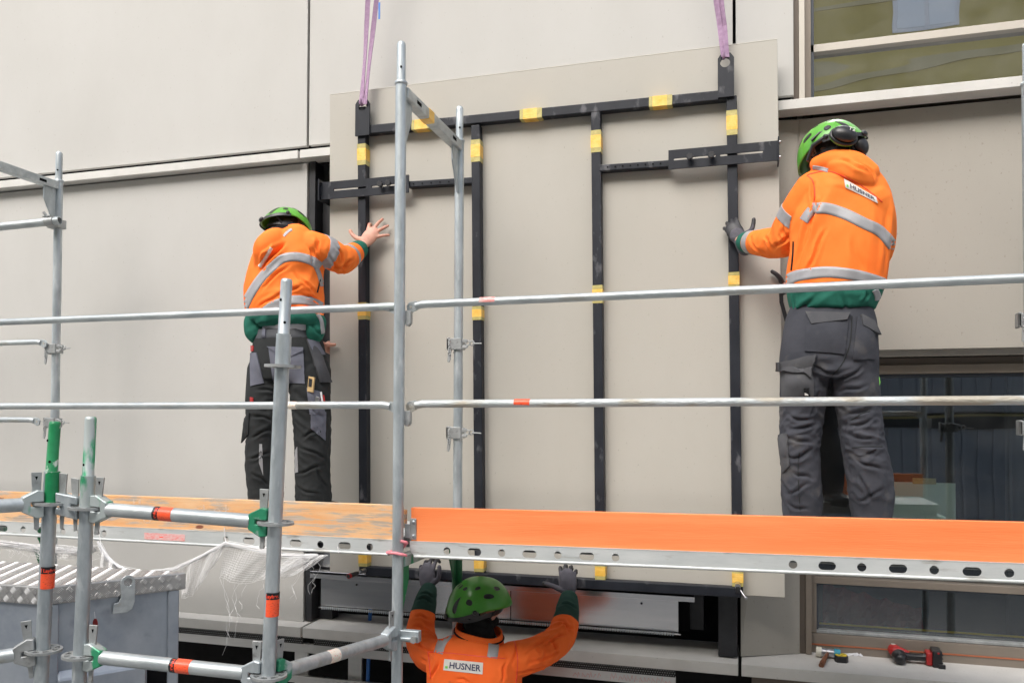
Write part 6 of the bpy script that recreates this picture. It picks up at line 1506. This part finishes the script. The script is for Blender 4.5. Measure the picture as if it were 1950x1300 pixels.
mb = body_of(dict(core=coreC, armL=[at(845, 1252, 3.73), at(815, 1246, 3.80), at(801, 1210, 3.90), at(805, 1170, 3.96), wrL], armR=[at(975, 1258, 3.73), at(1015, 1246, 3.76), at(1058, 1222, 3.84), at(1074, 1196, 3.91), wrR], legL=[hipL, knL, anL], legR=[hipR, knR, anR]), 'C')
head_mesh(mb, hc, f, u, r, nk)
hL = dict(wr=wrL, d=(-.10, .25, 1), nrm=(-.1, -1, .25), side=(1, 0, 0), fingers=[(10, (22, 45, 45)), (-2, (24, 48, 45)), (-13, (26, 48, 45)), (-25, (28, 50, 45))], thumb=[(.8, -.15, .6), (.25, -.10, 1), (.0, .0, 1)])
hR = dict(wr=wrR, d=(-.12, .25, 1), nrm=(.05, -1, .25), side=(-1, 0, 0), fingers=[(10, (26, 48, 45)), (3, (26, 50, 45)), (-4, (26, 50, 45)), (-11, (28, 50, 45))], thumb=[(-.9, .1, .30), (-.95, .2, .25), (-1, .2, .15)])
hand(mb, **hL, sc=1.12, fat=-.003); hand(mb, **hR, sc=1.08, fat=-.003)
link_mesh(fuse(mb, .0060, 3), 'body', M_SKIN, C); eyes(hc, f, u, r, C)
glove(C, hL, sc=1.12); glove(C, hR, sc=1.08)
# balaclava
mb = MB(); mb.sphere(hc+u*.01-f*.030, .087, .082, .104, 26, (r, f, u)); mb.sphere(hc-u*.092+f*.010, .066, .094, .036, 22, (r, f, u)); limb(mb, [hc-u*.06-f*.012, nk, nk-V3((0, 0, .04))], [.066, .070, .085], n=20)
me = fuse(mb, .006, 3); wrinkle(me, [(nk, .10, V3((1, 0, 0)), 40, .006)]); link_mesh(me, 'balaclava', M_BLKC, C)
# trousers
mb = MB(); trunk(mb, [(W(0, 3.71, -1.50), .165, .12, RXC), (W(0, 3.72, -1.62), .190, .13, RXC), (W(0, 3.72, -1.74), .195, .11, RXC)], None)
for a_, b_, c_ in ((hipL, knL, anL), (hipR, knR, anR)): limb(mb, [a_, b_, c_, c_-V3((0, 0, .03))], [.105, .090, .082, .07], n=22)
link_mesh(fuse(mb, .011, 3), 'trousers', M_TRB, C)
# jacket
mb = MB()
trunk(mb, [(W(.0, 3.71, -1.60), .215, .155, RXC), (W(.0, 3.71, -1.45), .222, .160, RXC), (at(903, 1330, 3.71), .228, .158, RXC), (at(903, 1285, 3.71), .232, .155, RXC), (at(905, 1255, 3.72), .225, .148, RXC), (at(907, 1232, 3.73), .185, .130, RXC), (at(910, 1216, 3.74), .115, .110, RXC), (at(911, 1208, 3.74), .092, .095, RXC)], None)
limb(mb, [at(845, 1250, 3.73), at(815, 1245, 3.80), at(801, 1210, 3.90), at(805, 1170, 3.96), at(812, 1140, 4.01), at(816, 1124, 4.04)], [.088, .080, .076, .066, .056, .046], n=26)
limb(mb, [at(975, 1256, 3.73), at(1015, 1245, 3.76), at(1058, 1222, 3.84), at(1074, 1196, 3.91), at(1080, 1165, 3.98), at(1083, 1140, 4.03)], [.088, .080, .074, .068, .060, .048], n=26)
jk = fuse(mb, .0060, 4)
wrinkle(jk, [(at(1040, 1240, 3.7), .11, V3((.35, 0, 1)).normalized(), 20, .012), (at(1000, 1262, 3.6), .10, V3((.3, 0, 1)).normalized(), 18, .010), (at(1072, 1200, 3.85), .09, V3((1, 0, .5)).normalized(), 20, .009), (at(800, 1205, 3.85), .10, V3((1, 0, .2)).normalized(), 22, .011), (at(835, 1250, 3.62), .09, V3((.2, 0, 1)).normalized(), 20, .008), (at(812, 1140, 3.98), .07, V3((1, 0, .2)).normalized(), 26, .006), (at(905, 1290, 3.55), .2, V3((.3, 0, 1)).normalized(), 6, .008), (at(1078, 1160, 3.95), .07, V3((1, 0, -.2)).normalized(), 26, .006)])
crease(jk, [((1030, 1228), (1075, 1206), .009), ((985, 1280), (1050, 1262), .008), ((1060, 1180), (1085, 1204), .007), ((800, 1250), (822, 1282), .008), ((785, 1215), (806, 1232), .007), ((870, 1290), (895, 1299), .006), ((1000, 1242), (1062, 1200), .008), ((1005, 1264), (1072, 1235), .008), ((1020, 1225), (1037, 1272)), ((985, 1222), (976, 1264), .009), ((1042, 1212), (1062, 1246)), ((788, 1190), (818, 1200), .008), ((795, 1225), (828, 1245), .008), ((837, 1258), (822, 1292)), ((962, 1262), (956, 1297)), ((794, 1140), (823, 1146)), ((800, 1130), (826, 1136)), ((1068, 1150), (1098, 1158)), ((790, 1172), (818, 1178)), ((1064, 1190), (1092, 1196))])
JT = bvh(jk)
fL, fR = (at(801, 1210, 3.90), at(816, 1124, 4.04), .06), (at(1074, 1196, 3.91), at(1083, 1140, 4.03), .06)
dl = (fL[1]-fL[0]).normalized(); dr = (fR[1]-fR[0]).normalized()
split_color(jk, at(805, 1163, 3.93), dl, lambda c: capsule(c, [fL]) < .05); split_color(jk, at(1080, 1178, 3.92), dr, lambda c: capsule(c, [fR]) < .05)
strap([(856, 1205), (842, 1222), (835, 1243)], JT, 17, 'reflective_strip', C); strap([(940, 1209), (940, 1230), (937, 1252)], JT, 20, 'reflective_strip', C)
strap([(817, 1241), (860, 1243), (915, 1249), (962, 1253)], JT, 1.5, 'seam', C, mat=M_STKR); strap([(978, 1215), (985, 1245), (985, 1275), (982, 1299)], JT, 1.5, 'seam', C, mat=M_STKR); strap([(815, 1240), (818, 1262), (820, 1290)], JT, 1.5, 'seam', C, mat=M_STKR)
quad = [(847, 1254), (920, 1261), (919, 1283), (845, 1275)]
decal(quad, JT, 'name_patch', M_PATCH, C, off=.001, thick=.003, nu=16, nv=6); decal_text('HUSNER', 10, quad, JT, M_NAVY, C, off=.0060, wfrac=(.15, .95), hfrac=(.22, .78))
decal([(849, 1267), (853, 1267.4), (853, 1272), (849, 1271.5)], JT, 'green_square', M_LIME, C, off=.0040, thick=.002, nu=3, nv=3)
link_mesh(jk, 'jacket', [M_HIVISD, M_GRND], C)
# standing collar with its dark piping
cc = at(912, 1208, 3.74); m = MB(); vs = []; n = 40
for j, (z, k, th) in enumerate(((-.040, 1.12, 0), (.0, 1.06, 0), (.028, 1.02, 0), (.030, .97, 0), (.0, .98, 0), (-.04, 1.02, 0))):
    for i in range(n):
        a_ = 2*PI*i/n; x, y = .112*k*math.cos(a_), .105*k*math.sin(a_); vs.append(cc+V3((x, y, z-.20*x*.9+.10*y+.004*math.sin(3*a_))))
m.add(vs, [(j*n+i, j*n+(i+1) % n, (j+1)*n+(i+1) % n, (j+1)*n+i) for j in range(5) for i in range(n)], True); m.build('collar', M_HIVISD, C)
m = MB(); m.tube([cc+V3((.121*math.cos(a_), .113*math.sin(a_), .004-.20*.121*math.cos(a_)*.9+.0113*math.sin(a_))) for a_ in [2*PI*i/40 for i in range(40)]], .0042, 8, closed=True); m.build('piping', M_BLKC, C)
strap([(872, 1199), (892, 1205), (925, 1208)], JT, 5, 'green_yoke', C, mat=M_GRND)
sh, pt = helmet(C, hc, f, u, r, M_HELMD, size=(.154, .130, .118), lift=.018)
MB().sphere(at(860, 1154, 3.70), .010, .008, .012, 10).build('red_clip', M_RED, sh)
shoe(C, anL, (-.2, 1, 0), GZ); shoe(C, anR, (.2, 1, 0), GZ)

# ================================================================== TOOLS ON THE LOWER SILL
ZS = SZ+.001
def on(px, py, z=SZ): return atz(px, py, z)
t = thing('mallet', 'soft-face mallet with a cream end, a blue end and a wooden handle on the sill', 'mallet', on(1575, 1245))
h = at(1576, 1226, 4.33); hz = SZ+.030; hc_ = at(1576, 1226, 4.46); hc_.z = SZ+.034; ax = V3((1, -.06, -.04)).normalized()
MB().tube([hc_-ax*.030, hc_+ax*.030], .0215, 24).build('head', M_CHROME, t, bevel=.002)
MB().tube([hc_-ax*.056, hc_-ax*.053, hc_-ax*.030], [.022, .0245, .0245], 24).build('cream_face', M_CREAM, t); MB().tube([hc_+ax*.030, hc_+ax*.055, hc_+ax*.060], [.0245, .0245, .022], 24).build('blue_face', M_TEAL, t)
he = on(1564, 1266, SZ+.012); MB().tube([hc_+V3((0, -.01, 0)), hc_.lerp(he, .4), he.lerp(hc_, .2), he], [.009, .010, .0135, .013], 14).build('handle', M_WOODH, t)
t = thing('tape_measure', 'black tape measure with a yellow top beside the mallet', 'tape measure', on(1602, 1262)); c = on(1602, 1260, SZ)
pl = [(-.032, -.012), (-.022, -.032), (.022, -.032), (.032, -.012), (.032, .02), (.026, .034), (-.026, .034), (-.032, .02)]
MB().prism(pl, c, (1, 0, 0), (0, 1, 0), (0, 0, .036)).build('case', M_BLKP, t, bevel=.006, seg=3); 
pl2 = [(x*.86, y*.8+.002) for x, y in pl]; MB().prism(pl2, c+V3((0, 0, .0355)), (1, 0, 0), (0, 1, 0), (0, 0, .0025)).build('yellow_top', M_YEL, t, bevel=.001)
m = MB()
for x, y in ((-.018, .016), (.0, .018), (.018, .016), (-.010, .002), (.010, .002), (0, -.012)): m.box((c.x+x-.005, c.y+y-.003, c.z+.0382), (c.x+x+.005, c.y+y+.003, c.z+.0386))
m.build('grip_marks', M_BLKP, t)
t_ = MB(); c = on(1624, 1248, SZ); vs = []; n = 12; random.seed(5)
for j in range(n):
    for i in range(n): vs.append(c+V3((-.045+.09*i/(n-1)+random.uniform(-.004, .004), -.03+.06*j/(n-1), .006+.018*abs(noise.noise(V3((i*.7, j*.7, 2.))))+.01*random.random()*(1 if 0 < i < n-1 and 0 < j < n-1 else 0))))
t_.add(vs, [(j*n+i, j*n+i+1, (j+1)*n+i+1, (j+1)*n+i) for j in range(n-1) for i in range(n-1)], False)
o = t_.build('cleaning_rag', M_WHITE, loc=c); tag(o, 'small crumpled white rag lying behind the tape measure', 'rag')
c = on(1650, 1248, SZ); o = MB().tube([c+V3((-.006, 0, .005)), c+V3((.008, .002, .005))], .005, 10).build('anchor_plug', M_WHITE, loc=c); tag(o, 'tiny white plug lying on the sill between rag and driver', 'plug')
# impact driver lying on its side
c0 = on(1712, 1262, SZ); t = thing('impact_driver', 'red and black cordless impact driver lying on the sill', 'impact driver', c0)
AX, AY, AZ = V3((1, -.05, 0)).normalized(), V3((.05, 1, 0)).normalized(), V3((0, 0, 1))
def dp(x, y, z): return c0+AX*x+AY*y+AZ*z
m = MB(); limb(m, [dp(-.004, .03, .038), dp(.0, -.01, .037), dp(.0, -.045, .036)], [.030, .036, .030], n=22); link_mesh(fuse(m, .004, 2), 'motor_housing', M_BLKP, t)
m = MB(); limb(m, [dp(-.012, .02, .052), dp(-.020, .055, .055), dp(-.026, .085, .056)], [.032, .028, .018], n=22); limb(m, [dp(.0, .01, .062), dp(.030, .004, .054), dp(.050, .002, .044)], [.020, .017, .010], n=16); link_mesh(fuse(m, .004, 2), 'red_housing', M_RED, t)
MB().tube([dp(-.026, .085, .056), dp(-.027, .110, .058), dp(-.027, .113, .058)], [.014, .012, .009], 16).build('chuck', M_PROF, t)
m = MB(); limb(m, [dp(.020, -.01, .042), dp(.06, -.008, .040), dp(.10, -.004, .040), dp(.125, .0, .042)], [.021, .018, .018, .021], n=18); link_mesh(fuse(m, .004, 2), 'grip', M_BLKP, t)
MB().obox(dp(.046, .022, .036), AX*.013, AY*.010, AZ*.009).build('trigger', M_RED, t, bevel=.004)
MB().obox(dp(.134, .002, .042), AX*.014, AY*.040, AZ*.032).build('red_foot', M_RED, t, bevel=.008, seg=3)
bt = MB().obox(dp(.168, .004, .046), AX*.022, AY*.050, AZ*.041).build('battery', M_BLKP, t, bevel=.006, seg=2); MB().obox(dp(.186, -.050, .014), AX*.016, AY*.006, AZ*.012).build('battery_clip', M_BLKP, bt, bevel=.002); MB().obox(dp(.172, -.047, .078), AX*.004, AY*.002, AZ*.004).build('battery_button', M_RED, bt)
for zz in (.03, .052, .070): MB().obox(dp(.191, .0, zz), AX*.0015, AY*.046, AZ*.003).build('battery_rib', M_PROF, bt)
MB().obox(dp(-.022, .040, .0845), AX*.010, AY*.006, AZ*.0006).build('white_print', M_PATCH, t)
